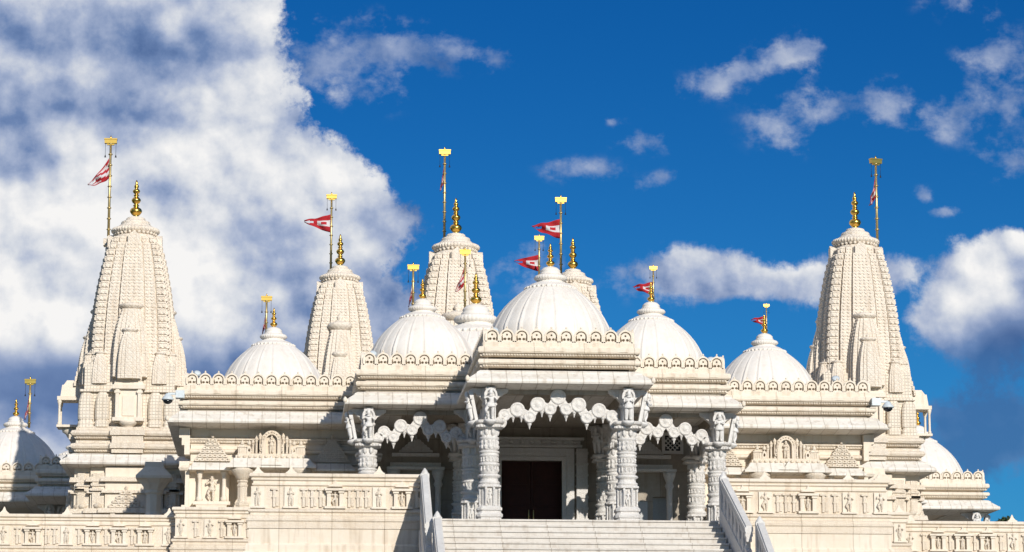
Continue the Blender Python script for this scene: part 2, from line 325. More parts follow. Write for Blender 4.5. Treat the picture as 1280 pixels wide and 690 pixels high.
def tag(o, label=None, cat=None, group=None, kind=None):
    if label: o['label'] = label
    if cat: o['category'] = cat
    if group: o['group'] = group
    if kind: o['kind'] = kind
    return o
def empty(name, loc, label, cat, group=None):
    o = bpy.data.objects.new(name, None); C.objects.link(o); o.location = loc; o.empty_display_size = 0.3; return tag(o, label, cat, group)
def smooth_auto(o): 
    return o
DG = None
def evaluated(o):
    dg = bpy.context.evaluated_depsgraph_get(); dg.update(); e = o.evaluated_get(dg); me = e.to_mesh()
    v = [tuple(p.co) for p in me.vertices]; f = [tuple(p.vertices) for p in me.polygons]; e.to_mesh_clear(); return v, f
def shape2d(loops, thick):
    """plate with holes: loops of (x,z); returned in x,z with thickness along y, centred"""
    cu = bpy.data.curves.new('tmp', 'CURVE'); cu.dimensions = '2D'; cu.fill_mode = 'BOTH'; cu.extrude = thick/2
    for lp in loops:
        sp_ = cu.splines.new('POLY'); sp_.points.add(len(lp)-1)
        for p, (x, z) in zip(sp_.points, lp): p.co = (x, z, 0, 1)
        sp_.use_cyclic_u = True
    o = bpy.data.objects.new('tmp', cu); C.objects.link(o); v, f = evaluated(o)
    bpy.data.objects.remove(o); bpy.data.curves.remove(cu)
    return [(x, -z, y) for x, y, z in v], f
def circ(cx, cz, r, n=12, a0=0, a1=360): return [(cx+r*math.cos(R(a0+(a1-a0)*i/(n if a1-a0 == 360 else n-1))), cz+r*math.sin(R(a0+(a1-a0)*i/(n if a1-a0 == 360 else n-1)))) for i in range(n)]
def figure(joints, edges, rad, sub=1):
    me = bpy.data.meshes.new('tmp'); me.from_pydata(joints, edges, []); o = bpy.data.objects.new('tmp', me); C.objects.link(o)
    sk = o.modifiers.new('s', 'SKIN'); sk.use_smooth_shade = True
    sd = o.modifiers.new('d', 'SUBSURF'); sd.levels = sub; sd.render_levels = sub
    for i, d in enumerate(me.skin_vertices[0].data): r_ = rad[i]; d.radius = (r_, r_) if isinstance(r_, float) else r_; d.use_root = (i == 0)
    v, f = evaluated(o); bpy.data.objects.remove(o); bpy.data.meshes.remove(me); return v, f
def TR(x, y, z, rz=0, s=(1, 1, 1)): return Matrix.Translation((x, y, z)) @ Matrix.Rotation(rz, 4, 'Z') @ Matrix.Diagonal((*s, 1))

# ------------------------------------------------------------------ carved figures (height about 1, feet at z = 0, facing -y)
def make_figure(kind):
    J = [(0, 0, .50), (0.01, -.01, .60), (0, -.01, .70), (0, -.01, .775), (0, -.02, .85), (0, -.012, .93), (0, 0, .99)]   # pelvis, waist, chest, neck, head, crown, tip
    Rr = [(.085, .075), (.062, .055), (.085, .062), (.030, .030), (.068, .068), (.05, .05), (.018, .018)]
    Ed = [(0, 1), (1, 2), (2, 3), (3, 4), (4, 5), (5, 6)]
    def chain(start, pts, rs):
        p = start
        for q, r_ in zip(pts, rs): J.append(q); Rr.append(r_); Ed.append((p, len(J)-1)); p = len(J)-1
    if kind == 0:      # dancing: one knee bent outward, one arm raised
        J[1] = (.025, -.01, .60)
        chain(2, [(.105, 0, .715), (.17, -.03, .62), (.13, -.10, .66)], [.032, .024, .018])
        chain(2, [(-.105, 0, .715), (-.18, -.03, .66), (-.15, -.06, .80)], [.032, .024, .018])
        chain(0, [(.055, -.01, .42), (.05, -.02, .24), (.045, 0, .05), (.05, -.06, .015)], [.062, .046, .030, .024])
        chain(0, [(-.06, -.01, .43), (-.14, -.07, .29), (-.05, -.01, .12), (-.06, -.07, .06)], [.062, .046, .030, .024])
    elif kind == 1:    # standing with folded hands and a long garment
        Rr[0] = (.095, .080)
        chain(2, [(.105, 0, .71), (.13, -.03, .60), (.02, -.10, .66)], [.034, .027, .022])
        chain(2, [(-.105, 0, .71), (-.13, -.03, .60), (-.02, -.10, .66)], [.034, .027, .022])
        chain(0, [(.05, 0, .42), (.055, -.01, .24), (.06, 0, .06), (.06, -.06, .015)], [.072, .062, .052, .026])
        chain(0, [(-.05, 0, .42), (-.055, -.01, .24), (-.06, 0, .06), (-.06, -.06, .015)], [.072, .062, .052, .026])
    else:              # playing an instrument held across the body, legs crossed
        chain(2, [(.105, 0, .715), (.16, -.06, .62), (.06, -.13, .68)], [.032, .025, .020])
        chain(2, [(-.105, 0, .715), (-.17, -.05, .60), (-.07, -.13, .58)], [.032, .025, .020])
        chain(0, [(.055, -.01, .42), (.03, -.05, .24), (-.05, -.03, .05), (-.06, -.08, .015)], [.062, .046, .030, .024])
        chain(0, [(-.055, 0, .42), (-.05, 0, .24), (.04, .01, .05), (.06, -.05, .015)], [.062, .046, .030, .024])
    return figure([tuple(j) for j in J], Ed, Rr)
FIG = [make_figure(k) for k in range(3)]
def statue_geo(mb, k, T):
    v, f = FIG[k]; mb.add(v, f, T, True)
    if k == 2: mb.add([], [])
    h = MB(); h.lathe([(.02, 0), (.13, 0), (.15, .05), (.12, .05), (.10, .12)], n=10)             # hem of the skirt and girdle beads
    g = MB(); g.lathe([(.13, .40), (.14, .43), (.10, .52), (.09, .54)], n=10)
    mb.add(g.v, g.f, T @ Matrix.Diagonal((1, .75, 1, 1)), True)
    for ex in (-.06, .06):
        e = MB(); e.lathe([(.005, .82), (.018, .835), (.018, .85), (.005, .865)], ex, -.02, 6); mb.add(e.v, e.f, T)
    n_ = MB(); n_.lathe([(.06, .745), (.07, .755), (.045, .775)], 0, -.02, 10); mb.add(n_.v, n_.f, T)

def bracket_statue(k):
    """figure on a lotus console in front of a rounded halo slab; total height ~1.0, back at y=0"""
    mb = MB()
    slab = [(-.15, 0), (.15, 0), (.165, .66)]+[(.205*math.cos(R(a)), .78+.23*math.sin(R(a))) for a in range(0, 181, 15)]+[(-.165, .66)]
    v, f = shape2d([slab], .07); mb.add(v, f, TR(0, -.035, .02))
    ring = [(.205*math.cos(R(a)), .78+.23*math.sin(R(a))) for a in range(-20, 201, 11)]+[(.145*math.cos(R(a)), .78+.165*math.sin(R(a))) for a in range(200, -21, -11)]
    v, f = shape2d([ring], .06); mb.add(v, f, TR(0, -.09, .02))
    for q in (-1, 1):
        mb.lathe([(.03, .03), (.022, .08), (.026, .3), (.018, .5), (.034, .62), (.03, .70)], q*.145, -.085, 8)
    mb.lathe([(.10, -.10), (.15, -.04), (.19, 0), (.20, .04), (.17, .07)], 0, -.13, 14)
    statue_geo(mb, k, TR(0, -.17, .07, 0, (1.18, 1.25, .95)))
    return mb
BST = [bracket_statue(k) for k in range(3)]
BST_ME = [b.mesh('statue') for b in BST]
for me in BST_ME: me.materials.append(MAT['marble'])
def put_statue(k, x, y, z, rz, parent, s=1.0, tilt=0.0):
    o = bpy.data.objects.new('statue', BST_ME[k]); C.objects.link(o); o.location = (x, y, z); o.rotation_euler = (tilt, 0, rz); o.scale = (s, s, s); adopt(o, parent); return o

# ------------------------------------------------------------------ the temple
FZ = -0.27; GZ = -8.8
temple = empty('temple', (0, 8, FZ), 'cream white carved stone temple with domes, tall towers and a pillared porch', 'temple')
OUT = [(-10.3, 17.2), (-10.3, 8.8), (-5.17, 8.8), (-5.17, 4.27), (-2.02, 4.27), (-2.02, -.29), (2.02, -.29), (2.02, 4.27), (5.17, 4.27), (5.17, 8.8), (10.3, 8.8), (10.3, 17.2)]
EAVE = [(-1.2, 3.50), (-.30, 3.50), (.38, 3.565), (.47, 3.572), (.49, 3.62), (.47, 3.69), (.44, 3.70), (.20, 3.875), (.20, 3.90), (.12, 3.955), (.02, 3.975), (-1.2, 3.975)]
CORN = [(-1.0, 3.978), (-.09, 3.978), (-.09, 4.04), (.05, 4.05), (.055, 4.115), (.14, 4.135), (.165, 4.17), (.165, 4.23), (.13, 4.265), (.02, 4.275), (-.09, 4.28), (-.09, 4.34), (.05, 4.35), (.05, 4.415), (.14, 4.435), (.165, 4.47), (.165, 4.55), (.13, 4.60), (.03, 4.61), (.03, 4.735), (-1.0, 4.735)]
def dentils(mb, pts, i0, i1, off, z0, z1, pitch=.07, dep=.05, wid=.62):
    for i in range(i0, i1):
        a, b = Vector(pts[i]), Vector(pts[i+1]); d = (b-a); Ln = d.length; d.normalize(); nn = Vector((d.y, -d.x))
        prev_out = next_out = off
        def cvx(j):
            if j <= 0 or j >= len(pts)-1: return 0
            u_ = Vector(pts[j])-Vector(pts[j-1]); q = Vector(pts[j+1])-Vector(pts[j]); return 1 if u_.x*q.y-u_.y*q.x > 0 else -1
        s0 = -off*cvx(i); s1 = Ln+off*cvx(i+1)
        n = max(1, int((s1-s0)/pitch)); p = (s1-s0)/n
        for k in range(n):
            c = a+d*(s0+(k+.5)*p)+nn*off; h = p*wid/2
            q = [c-d*h-nn*.002, c+d*h-nn*.002, c+d*h+nn*dep, c-d*h+nn*dep]
            o = len(mb.v); mb.v += [(t.x, t.y, z0+ (0.03 if m_ > 1 else 0)) for m_, t in enumerate(q)]+[(t.x, t.y, z1) for t in q]
            mb.f += [(o, o+3, o+2, o+1), (o, o+1, o+5, o+4), (o+1, o+2, o+6, o+5), (o+2, o+3, o+7, o+6), (o+3, o, o+4, o+7)]; mb.sm += [False]*5
# --- pierced parapet motif (0.395 wide)
def motif():
    mb = MB(); wd = .172
    ax = lambda r, a: (r*math.cos(R(a)), .165+r*math.sin(R(a)))
    ring = [(-.19, 0), (-.19, .165)]+[ax(.19, a) for a in (165, 150, 135, 120, 108)]+[(0, .385)]+[ax(.19, a) for a in (72, 60, 45, 30, 15)]+[(.19, .165), (.19, 0), (.148, 0), (.148, .165)]+[ax(.148, a) for a in range(15, 180, 15)]+[(-.148, .165), (-.148, 0)]
    v, f = shape2d([ring], .12); mb.add(v, f, TR(0, -.02, 0))
    disc = [(-.125, 0), (.125, 0)]+[ax(.118, a) for a in range(-45, 226, 18)]
    v, f = shape2d([disc, circ(-.052, .085, .038, 10), circ(.052, .085, .038, 10), circ(0, .20, .028, 8)], .08); mb.add(v, f, TR(0, -.01, 0))
    back = [(-.15, 0), (.15, 0), (.15, .165)]+[ax(.15, a) for a in range(15, 180, 15)]+[(-.15, .165)]
    mb.prism(back, .055, .075)
    mb.lathe([(.018, -.03), (.03, .0), (.012, .03)], 0, 0, 6, TR(0, -.06, .40))
    return mb
MOT = motif()
def parapet_run(mb, pts, i0, i1, z0, pitch=.395, inset=.06, s=1.0):
    for i in range(i0, i1):
        a, b = Vector(pts[i]), Vector(pts[i+1]); d = b-a; Ln = d.length; d.normalize(); nn = Vector((d.y, -d.x))
        n = max(1, round((Ln-.04)/pitch/s)); p = (Ln-.04)/n
        ang = math.atan2(d.y, d.x)
        for k in range(n):
            c = a+d*(.02+(k+.5)*p)-nn*inset
            mb.add(MOT.v, MOT.f, TR(c.x, c.y, z0, ang, (p/.395, s, s)))
            c2 = a+d*(.02+k*p)-nn*(inset)
            if k: mb.box(-.014, .014, -.075, .02, 0, .20*s, TR(c2.x, c2.y, z0, ang))
    mb.sweep(pts, i0, i1, [(-.13, z0-.012), (.02, z0-.012), (.02, z0+.03), (-.0, z0+.032), (-.13, z0+.032)])
bays = [(0, 2), (2, 4), (4, 7), (7, 9), (9, 11)]
for i0, i1 in bays:
    MB().sweep(OUT, i0, i1, EAVE).build('eave', 'lime_slab', temple)
    c = MB().sweep(OUT, i0, i1, CORN); dentils(c, OUT, i0, i1, .05, 4.045, 4.112, .075, .06); dentils(c, OUT, i0, i1, .05, 4.345, 4.412, .075, .06)
    for i in range(i0, i1):      # small lozenge ornaments on the ledges
        a, b = Vector(OUT[i]), Vector(OUT[i+1]); d = (b-a); Ln = d.length; d.normalize(); nn = Vector((d.y, -d.x)); ang = math.atan2(d.y, d.x)
        n = max(1, round(Ln/.62))
        for k in range(n):
            q = a+d*((k+.5)*Ln/n)+nn*.165
            for zz in (4.165, 4.475):
                c.prism([(-.11, 0), (.11, 0), (.04, .035), (0, .085), (-.04, .035)], -.015, .01, TR(q.x, q.y, zz, ang))
    c.build('cornice', 'lime', temple)
    p = MB(); parapet_run(p, OUT, i0, i1, 4.745); p.build('parapet', 'lime_plain', temple)
    for i in range(i0, i1+1):
        if 0 < i < len(OUT)-1:
            u_ = Vector(OUT[i])-Vector(OUT[i-1]); q = Vector(OUT[i+1])-Vector(OUT[i])
            if u_.x*q.y-u_.y*q.x > 0:
                un, qn = u_.normalized(), q.normalized(); m = Vector((un.y, -un.x))+Vector((qn.y, -qn.x)); e = Vector(OUT[i])+m*.47
                t = MB(); t.lathe([(.01, 3.60), (.05, 3.62), (.065, 3.67), (.05, 3.73), (.02, 3.77)], e.x, e.y, 8); t.build('eave_tip', 'lime_plain', temple)      # upturned tips on the eave corners
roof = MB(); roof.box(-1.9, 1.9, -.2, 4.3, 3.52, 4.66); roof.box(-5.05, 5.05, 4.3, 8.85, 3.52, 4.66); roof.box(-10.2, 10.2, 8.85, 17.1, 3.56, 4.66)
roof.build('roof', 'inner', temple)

# --- domes
def dome(cx, cy, R0, zb, parent, ribs=20, rz=0.0):
    """R0 = radius where the shell meets the parapet top; zb = that height. Profile measured on the porch dome (R0=1.58)."""
    s = R0/1.58
    prof = [(1.60, -.95), (1.68, -.6), (1.68, -.3), (1.64, -.1), (1.58, .02), (1.50, .18), (1.39, .36), (1.25, .54), (1.09, .71), (.92, .86), (.78, .97), (.70, 1.03)]
    def rf(a, z):
        t = (a*ribs/(2*math.pi)) % 1.0
        return 1.0+(.020 if t < .12 or t > .96 else (-.014 if t > .88 else .0035*math.sin(math.pi*(t-.12)/.76)))
    mb = MB(); mb.lathe([(r*s, zb+z*s) for r, z in prof], cx, cy, ribs*12, None, rf)
    o = mb.build('dome', 'dome', parent)
    c = MB()
    c.lathe([(.60*s, zb+1.0*s), (.70*s, zb+1.03*s), (.71*s, zb+1.07*s), (.64*s, zb+1.10*s), (.56*s, zb+1.16*s), (.36*s, zb+1.24*s), (.36*s, zb+1.27*s)], cx, cy, 40, None, lambda a, z: 1+.02*math.cos(20*a))
    for k in range(32):
        a = 2*math.pi*k/32; c.lathe([(.01, -.05*s), (.045*s, -.02*s), (.045*s, .03*s), (.01, .05*s)], 0, 0, 6, TR(cx+.70*s*math.cos(a), cy+.70*s*math.sin(a), zb+1.035*s))
    c.lathe([(.34*s, zb+1.26*s), (.42*s, zb+1.30*s), (.455*s, zb+1.35*s), (.42*s, zb+1.41*s), (.34*s, zb+1.44*s)], cx, cy, 96, None, lambda a, z: 1+.025*math.cos(32*a))
    c.lathe([(.30*s, zb+1.43*s), (.31*s, zb+1.48*s), (.27*s, zb+1.52*s), (.27*s, zb+1.53*s), (.285*s, zb+1.56*s), (.25*s, zb+1.60*s), (.20*s, zb+1.645*s), (.08*s, zb+1.69*s)], cx, cy, 32)
    c.build('collar', 'dome', o)
    finial(cx, cy, zb+1.665*s, .68*s, o, .12*s)
    return o
def finial(cx, cy, z, h, parent, rmax):
    pr_ = [(.30, 0), (.62, .012), (.55, .03), (.42, .05), (.70, .085), (1.0, .15), (1.02, .19), (.85, .24), (.45, .275), (.36, .30), (.52, .315), (.52, .33), (.36, .345), (.36, .375), (.60, .40), (.78, .455), (.76, .485), (.58, .52), (.34, .55), (.34, .57), (.46, .585), (.46, .60), (.32, .615), (.32, .64), (.52, .665), (.62, .70), (.60, .72), (.44, .75), (.26, .775), (.34, .80), (.40, .83), (.34, .86), (.20, .885), (.22, .91), (.20, .94), (.08, 1.0)]
    return MB().lathe([(r*rmax, z+t*h) for r, t in pr_], cx, cy, 20).build('finial', 'gold', parent)
dome(0, 2.2, 1.58, 5.58, temple)
dome(-3.36, 6.48, 1.44, 5.50, temple, rz=.3); dome(3.36, 6.48, 1.44, 5.50, temple, rz=.6)
dome(-7.71, 12.44, 1.47, 5.52, temple, rz=.2); dome(7.71, 12.44, 1.47, 5.52, temple, rz=.5)
dome(0, 34, 2.95, 8.38, temple, 28)

# --- columns of the porch
def column(x, y, zt=3.5, statues=(), rot=0.0, mirror=1, small=False):
    col = bpy.data.objects.new('column', None); C.objects.link(col); col.location = (x, y, FZ); col.empty_display_size = .2; adopt(col, temple)
    b = MB()      # stepped square base with chamfered corners
    def sq(h, c=.0):
        c = c*h; return [(x-h, y-h+c), (x-h+c, y-h), (x+h-c, y-h), (x+h, y-h+c), (x+h, y+h-c), (x+h-c, y+h), (x-h+c, y+h), (x-h, y+h-c)]
    b.stack([(sq(.36, .25), FZ), (sq(.36, .25), FZ+.16), (sq(.31, .25), FZ+.20), (sq(.31, .25), FZ+.30), (sq(.34, .25), FZ+.32), (sq(.35, .25), FZ+.38), (sq(.30, .3), FZ+.44), (sq(.29, .3), FZ+.47), (sq(.33, .3), FZ+.50), (sq(.33, .3), FZ+.56), (sq(.27, .3), FZ+.62)])
    b.build('base', 'marble_carved', col)
    s = MB()
    z0 = FZ+.62
    s.stack([(sq(.215, .4), z0), (sq(.215, .4), .82), (sq(.30, .35), .85), (sq(.30, .35), .90), (sq(.25, .35), .93)])
    for k in range(8):       # clustered colonnettes of the niche storey, with a small figure on each face
        a = 2*math.pi*(k+.5)/8
        s.lathe([(.034, z0), (.034, z0+.03), (.022, z0+.06), (.026, z0+.2), (.022, .74), (.036, .78), (.036, .84)], x+.27*math.cos(a)*1.03, y+.27*math.sin(a)*1.03, 8)
        a2 = 2*math.pi*(k+.25)/8 
    for k in range(4):
        a = k*math.pi/2; v, f = FIG[k % 3]
        s.add(v, f, Matrix.Translation((x, y, z0)) @ Matrix.Rotation(a, 4, 'Z') @ Matrix.Translation((0, -.235, 0)) @ Matrix.Diagonal((.46, .40, .46, 1)), True)
    s.lathe([(.26, .92), (.29, .96), (.28, 1.0), (.235, 1.03), (.235, 1.10), (.29, 1.13), (.30, 1.17), (.27, 1.20)], x, y, 20, None, lambda a, z: 1+.025*math.cos(10*a))
    s.lathe([(.22, 1.20), (.24, 1.26), (.235, 1.42), (.275, 1.44), (.28, 1.49), (.25, 1.51)], x, y, 24)
    for k in range(14):      # band of small standing figures or studs
        a = 2*math.pi*k/14; s.lathe([(.008, 1.27), (.024, 1.29), (.03, 1.34), (.018, 1.37), (.024, 1.395), (.008, 1.42)], x+.24*math.cos(a), y+.24*math.sin(a), 6)
    s.lathe([(.225, 1.51), (.235, 1.56), (.23, 1.66), (.255, 1.68), (.265, 1.72), (.24, 1.74), (.24, 1.76), (.275, 1.78), (.27, 1.82), (.22, 1.84)], x, y, 24, None, lambda a, z: 1+.012*math.cos(16*a))
    for k in range(16):
        a = 2*math.pi*k/16; s.lathe([(.006, 1.53), (.026, 1.56), (.012, 1.60), (.03, 1.63), (.006, 1.66)], x+.235*math.cos(a), y+.235*math.sin(a), 6)
    s.lathe([(.225, 1.84), (.235, 1.90), (.235, 2.12), (.265, 2.15), (.265, 2.19), (.22, 2.21)], x, y, 24)
    for k in range(12):
        a = 2*math.pi*k/12
        s.lathe([(.005, 1.86), (.045, 1.90), (.05, 1.96), (.018, 2.0), (.04, 2.04), (.035, 2.09), (.006, 2.13)], x+.225*math.cos(a), y+.225*math.sin(a), 7)
    s.stack([(sq(.20, .3), 2.2), (sq(.20, .3), 2.42)])
    for k in range(8):       # hanging leaf drops under the abacus
        a = 2*math.pi*(k+.5)/8
        s.lathe([(.01, 2.22), (.05, 2.27), (.06, 2.34), (.045, 2.40), (.06, 2.43)], x+.225*math.cos(a), y+.225*math.sin(a), 7)
    s.build('shaft', 'marble_carved', col)
    c = MB()
    c.stack([(sq(.24, .2), 2.41), (sq(.33, .2), 2.44), (sq(.34, .2), 2.50), (sq(.30, .2), 2.53), (sq(.38, .2), 2.56), (sq(.40, .2), 2.60), (sq(.34, .2), 2.64)])
    for k in range(4):
        for j in range(9):
            T = TR(x, y, 0, k*math.pi/2); c.box(-.31+j*.0775-.022, -.31+j*.0775+.022, -.365, -.32, 2.445, 2.50, T)
    c.stack([(sq(.17, .3), 2.63), (sq(.165, .3), 3.02), (sq(.20, .3), 3.06), (sq(.20, .3), 3.10), (sq(.17, .3), 3.13), (sq(.18, .3), 3.18), (sq(.21, .3), 3.24), (sq(.22, .3), 3.30), (sq(.22, .3), zt)])
    for k in range(2):       # scrolled brackets that carry the beams
        T = TR(x, y, .003*k, k*math.pi/2)
        c.prism([(-.50, 3.50), (-.50, 3.43), (-.44, 3.38), (-.38, 3.37), (-.33, 3.31), (-.27, 3.29), (-.20, 3.20), (.20, 3.20), (.27, 3.29), (.33, 3.31), (.38, 3.37), (.44, 3.38), (.50, 3.43), (.50, 3.50)], -.13, .13, T)
    c.build('capital', 'marble_carved', col)
    for k, ang in enumerate(statues):
        rz = R(ang); dx, dy = math.sin(rz), -math.cos(rz)
        put_statue((k+(0 if x < 0 else 1)) % 3, x+dx*.30, y+dy*.30, 2.61, rz, col, .87, R(11))
    return col
column(-1.85, .02, statues=(0, -90)); column(1.85, .02, statues=(0, 90))
column(-4.97, 4.55, statues=(0, -90)); column(4.97, 4.55, statues=(0, 90))
column(-2.05, 4.4, statues=(0,)); column(2.05, 4.4, statues=(0,))
column(-2.12, 7.75, statues=(-35,)); column(2.12, 7.75, statues=(-35,)); column(-4.85, 7.9, statues=(0,)); column(4.85, 7.9, statues=(0,))
# beams between the columns
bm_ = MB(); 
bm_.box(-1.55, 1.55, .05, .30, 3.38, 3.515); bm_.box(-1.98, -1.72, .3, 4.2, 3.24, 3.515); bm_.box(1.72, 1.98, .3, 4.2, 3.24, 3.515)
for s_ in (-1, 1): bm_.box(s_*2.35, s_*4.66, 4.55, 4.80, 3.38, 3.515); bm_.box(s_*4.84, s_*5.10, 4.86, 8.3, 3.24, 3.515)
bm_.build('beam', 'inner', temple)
# --- festooned arches (torana): scalloped chains of discs with drops
def torana(x0, z0, pts, y, name='arch', ry=0.0, sx=1.0):
    mb = MB(); full = pts+[(-a, b, c, d) for a, b, c, d in reversed(pts) if abs(a) > 1e-4]
    T = Matrix.Translation((x0, y, 0)) @ Matrix.Rotation(ry, 4, 'Z')
    for a, z, r, drop in full:
        a *= sx; r *= 1.12
        D = T @ Matrix.Translation((a, 0, z)) @ Matrix.Rotation(R(90), 4, 'X')
        mb.lathe([(.01, -.09), (r*.90, -.09), (r, -.07), (r, .07), (r*.92, .09), (r*.80, .10), (r*.74, .088), (r*.34, .088), (r*.26, .105), (.01, .11)], 0, 0, 20, D)
        if drop:
            for q in ((0,) if drop == 1 else (-.55, .55)):
                mb.lathe([(.01, -.13), (.028, -.05), (.055, -.01), (.06, .03), (.03, .05)], 0, 0, 10, T @ Matrix.Translation((a+q*r, 0, z-r*(1.0 if drop == 1 else .85)-.03)), None, False)
    for (a, z, r, d), (b, z2, r2, d2) in zip(full[:-1], full[1:]):
        p, q = Vector((a*sx, 0, z)), Vector((b*sx, 0, z2)); dirv = (q-p); Ln = dirv.length
        n = Vector((-dirv.z, 0, dirv.x)).normalized()*.12
        quad = [p-n, q-n, q+n, p+n]; mb.prism([(t.x, t.z) for t in quad], -.06, .06, T)
    return mb.build(name, 'marble_carved', temple)
PT = [(-1.55, 2.60, .15, 0), (-1.45, 2.80, .15, 0), (-1.10, 2.95, .180, 2), (-.77, 2.76, .150, 1), (-.55, 3.10, .185, 2), (-.215, 2.98, .150, 1), (0.0, 3.31, .19, 0)]
torana(0, 0, PT, .02)
PS = [(-1.15, 2.55, .13, 0), (-1.06, 2.70, .14, 1), (-.93, 2.86, .16, 2), (-.68, 2.72, .14, 1), (-.50, 3.04, .17, 2), (-.21, 2.93, .145, 1), (0.0, 3.26, .18, 0)]
torana(-3.50, 0, PS, 4.5, sx=1.10); torana(3.50, 0, PS, 4.5, sx=1.10)
torana(-1.85, 0, PS, 2.25, ry=R(90), sx=1.5); torana(1.85, 0, PS, 2.25, ry=R(90), sx=1.5)
torana(-4.97, 0, PS, 6.3, ry=R(90), sx=1.05); torana(4.97, 0, PS, 6.3, ry=R(90), sx=1.05)

# --- front wall behind the porch, with door
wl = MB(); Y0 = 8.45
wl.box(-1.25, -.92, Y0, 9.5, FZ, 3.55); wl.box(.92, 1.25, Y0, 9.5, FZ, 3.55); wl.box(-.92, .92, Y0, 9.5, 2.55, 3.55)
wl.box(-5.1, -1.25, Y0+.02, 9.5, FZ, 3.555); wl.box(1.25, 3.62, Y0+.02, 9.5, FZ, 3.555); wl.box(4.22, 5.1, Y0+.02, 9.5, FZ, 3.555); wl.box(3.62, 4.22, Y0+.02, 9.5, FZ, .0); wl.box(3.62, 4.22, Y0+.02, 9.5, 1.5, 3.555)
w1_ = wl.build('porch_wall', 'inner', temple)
fr = MB()
for k, (o_, d_) in enumerate(((0, .10), (.13, .07), (.25, .05))):
    for sgn in (-1, 1): fr.box(sgn*(.90+o_), sgn*(1.02+o_), Y0-d_, Y0+.01, FZ, 2.56+o_)
    fr.box(-(1.02+o_), 1.02+o_, Y0-d_-.004, Y0+.01, 2.54+o_, 2.66+o_)
fr.box(-1.5, 1.5, Y0-.2, Y0, 2.93, 3.0); fr.box(-1.45, 1.45, Y0-.12, Y0, 3.0, 3.14); fr.box(-1.55, 1.55, Y0-.24, Y0, 3.14, 3.22)
for k in range(9):
    xx = -1.28+k*.32; fr.lathe([(.02, 3.03), (.06, 3.05), (.07, 3.1), (.04, 3.13)], xx, Y0-.13, 8)
for sgn in (-1, 1):
    fr.box(sgn*1.33, sgn*1.66, Y0-.16, Y0+.02, FZ, 2.90); 
    for k in range(9): fr.box(sgn*1.31, sgn*1.68, Y0-.19, Y0+.02, .1+k*.33, .16+k*.33)
dr = bpy.data.objects.new('door', None); C.objects.link(dr); dr.location = (0, Y0, FZ); adopt(dr, temple)
fr.build('door_frame', 'marble_carved', dr)
for sgn in (-1, 1):
    d = MB(); d.box(sgn*.006, sgn*.895, Y0+.22, Y0+.28, FZ, 2.54)
    for zz in (FZ+.15, .55, 1.2, 1.85):
        d.box(sgn*.10, sgn*.80, Y0+.19, Y0+.225, zz, zz+.55, tap=.02)
    lf = d.build('door_leaf', 'door', dr); MB().lathe([(.012, .80), (.02, .82), (.02, 1.08), (.012, 1.10)], sgn*.07, Y0+.18, 8).build('handle', 'brass', lf)
# carved gables (jali) and pilasters in the side bays of the porch
def jali(mb, cx, z0, w, h, y, steps=5, T=None):
    """stepped triangular lattice gable: rows of small pierced arches, smaller towards the top, with a finial"""
    pr_ = [(-w/2, 0)]
    for k in range(steps):
        t = 1-(k+1)/(steps+.6); pr_ += [(-w/2*(1-(k)/(steps+.6)), h*(k+.75)/steps*.93), (-w/2*t-.02, h*(k+.95)/steps*.93)]
    pl = pr_+[(-x_, z_) for x_, z_ in reversed(pr_)]
    mb.prism([(cx+x_, z0+z_) for x_, z_ in reversed(pl)], y-.05, y+.05)
    for k in range(steps):
        n = steps-k; ww = w*(1-k/(steps+.6)); 
        for j in range(n+1):
            xx = cx-ww/2+ww*(j+.5)/(n+1); zz = z0+h*(k+.1)/steps*.93
            v, f = LOBE; s = ww/(n+1)/.2; mb.add(v, f, TR(xx, y-.07, zz, 0, (s, 1, h/steps*.93/.2)))
    mb.lathe([(.02, 0), (.05, .03), (.03, .07), (.045, .10), (.012, .16)], cx, y-.02, 8, TR(0, 0, z0+h*.95))
LOBE = shape2d([[(-.09, .0), (.09, .0), (.09, .09), (.06, .15), (0, .19), (-.06, .15), (-.09, .09)], circ(0, .08, .04, 8)], .05)
for sgn in (-1, 1):
    g = MB(); jali(g, sgn*3.44, 2.75, 1.0, .42, Y0-.03); g.build('gable', 'marble_carved', temple)
    g = MB(); g.box(sgn*2.75, sgn*4.15, Y0-.18, Y0+.01, 2.62, 2.72); g.box(sgn*2.6, sgn*4.3, Y0-.30, Y0+.01, 2.22, 2.30); g.box(sgn*2.7, sgn*4.2, Y0-.14, Y0+.01, 2.30, 2.44)
    for q in (2.78, 4.10):
        g.lathe([(.13, FZ), (.13, FZ+.2), (.09, FZ+.25), (.09, 1.7), (.14, 1.8), (.10, 1.9), (.18, 2.1), (.20, 2.22)], sgn*q, Y0-.12, 12)
    g.build('hood', 'marble_carved', temple)
p_ = MB(); p_.box(2.95, 3.45, Y0-.05, Y0+.015, FZ, 1.35); p_.build('side_door', 'panel', temple)
p_ = MB(); p_.box(3.6, 4.24, Y0+.3, Y0+.34, -.02, 1.52)
v, f = shape2d([[(4.0, 2.88), (4.5, 2.88), (4.5, 3.38), (4.0, 3.38)]], .02); 
jl = MB()
jl.box(3.98, 4.46, Y0-.02, Y0+.0, 2.86, 3.34)
jb = jl.build('lattice_window', 'dark_metal', temple)
jf = MB()
for k in range(5): 
    T = TR(4.22, Y0-.035, 3.10) @ Matrix.Rotation(R(45), 4, 'Y')
    jf.box(-.24, .24, -.012, .012, -.19+k*.095-.014, -.19+k*.095+.014, T); jf.box(-.19+k*.095-.014, -.19+k*.095+.014, -.013, .013, -.24, .24, T)
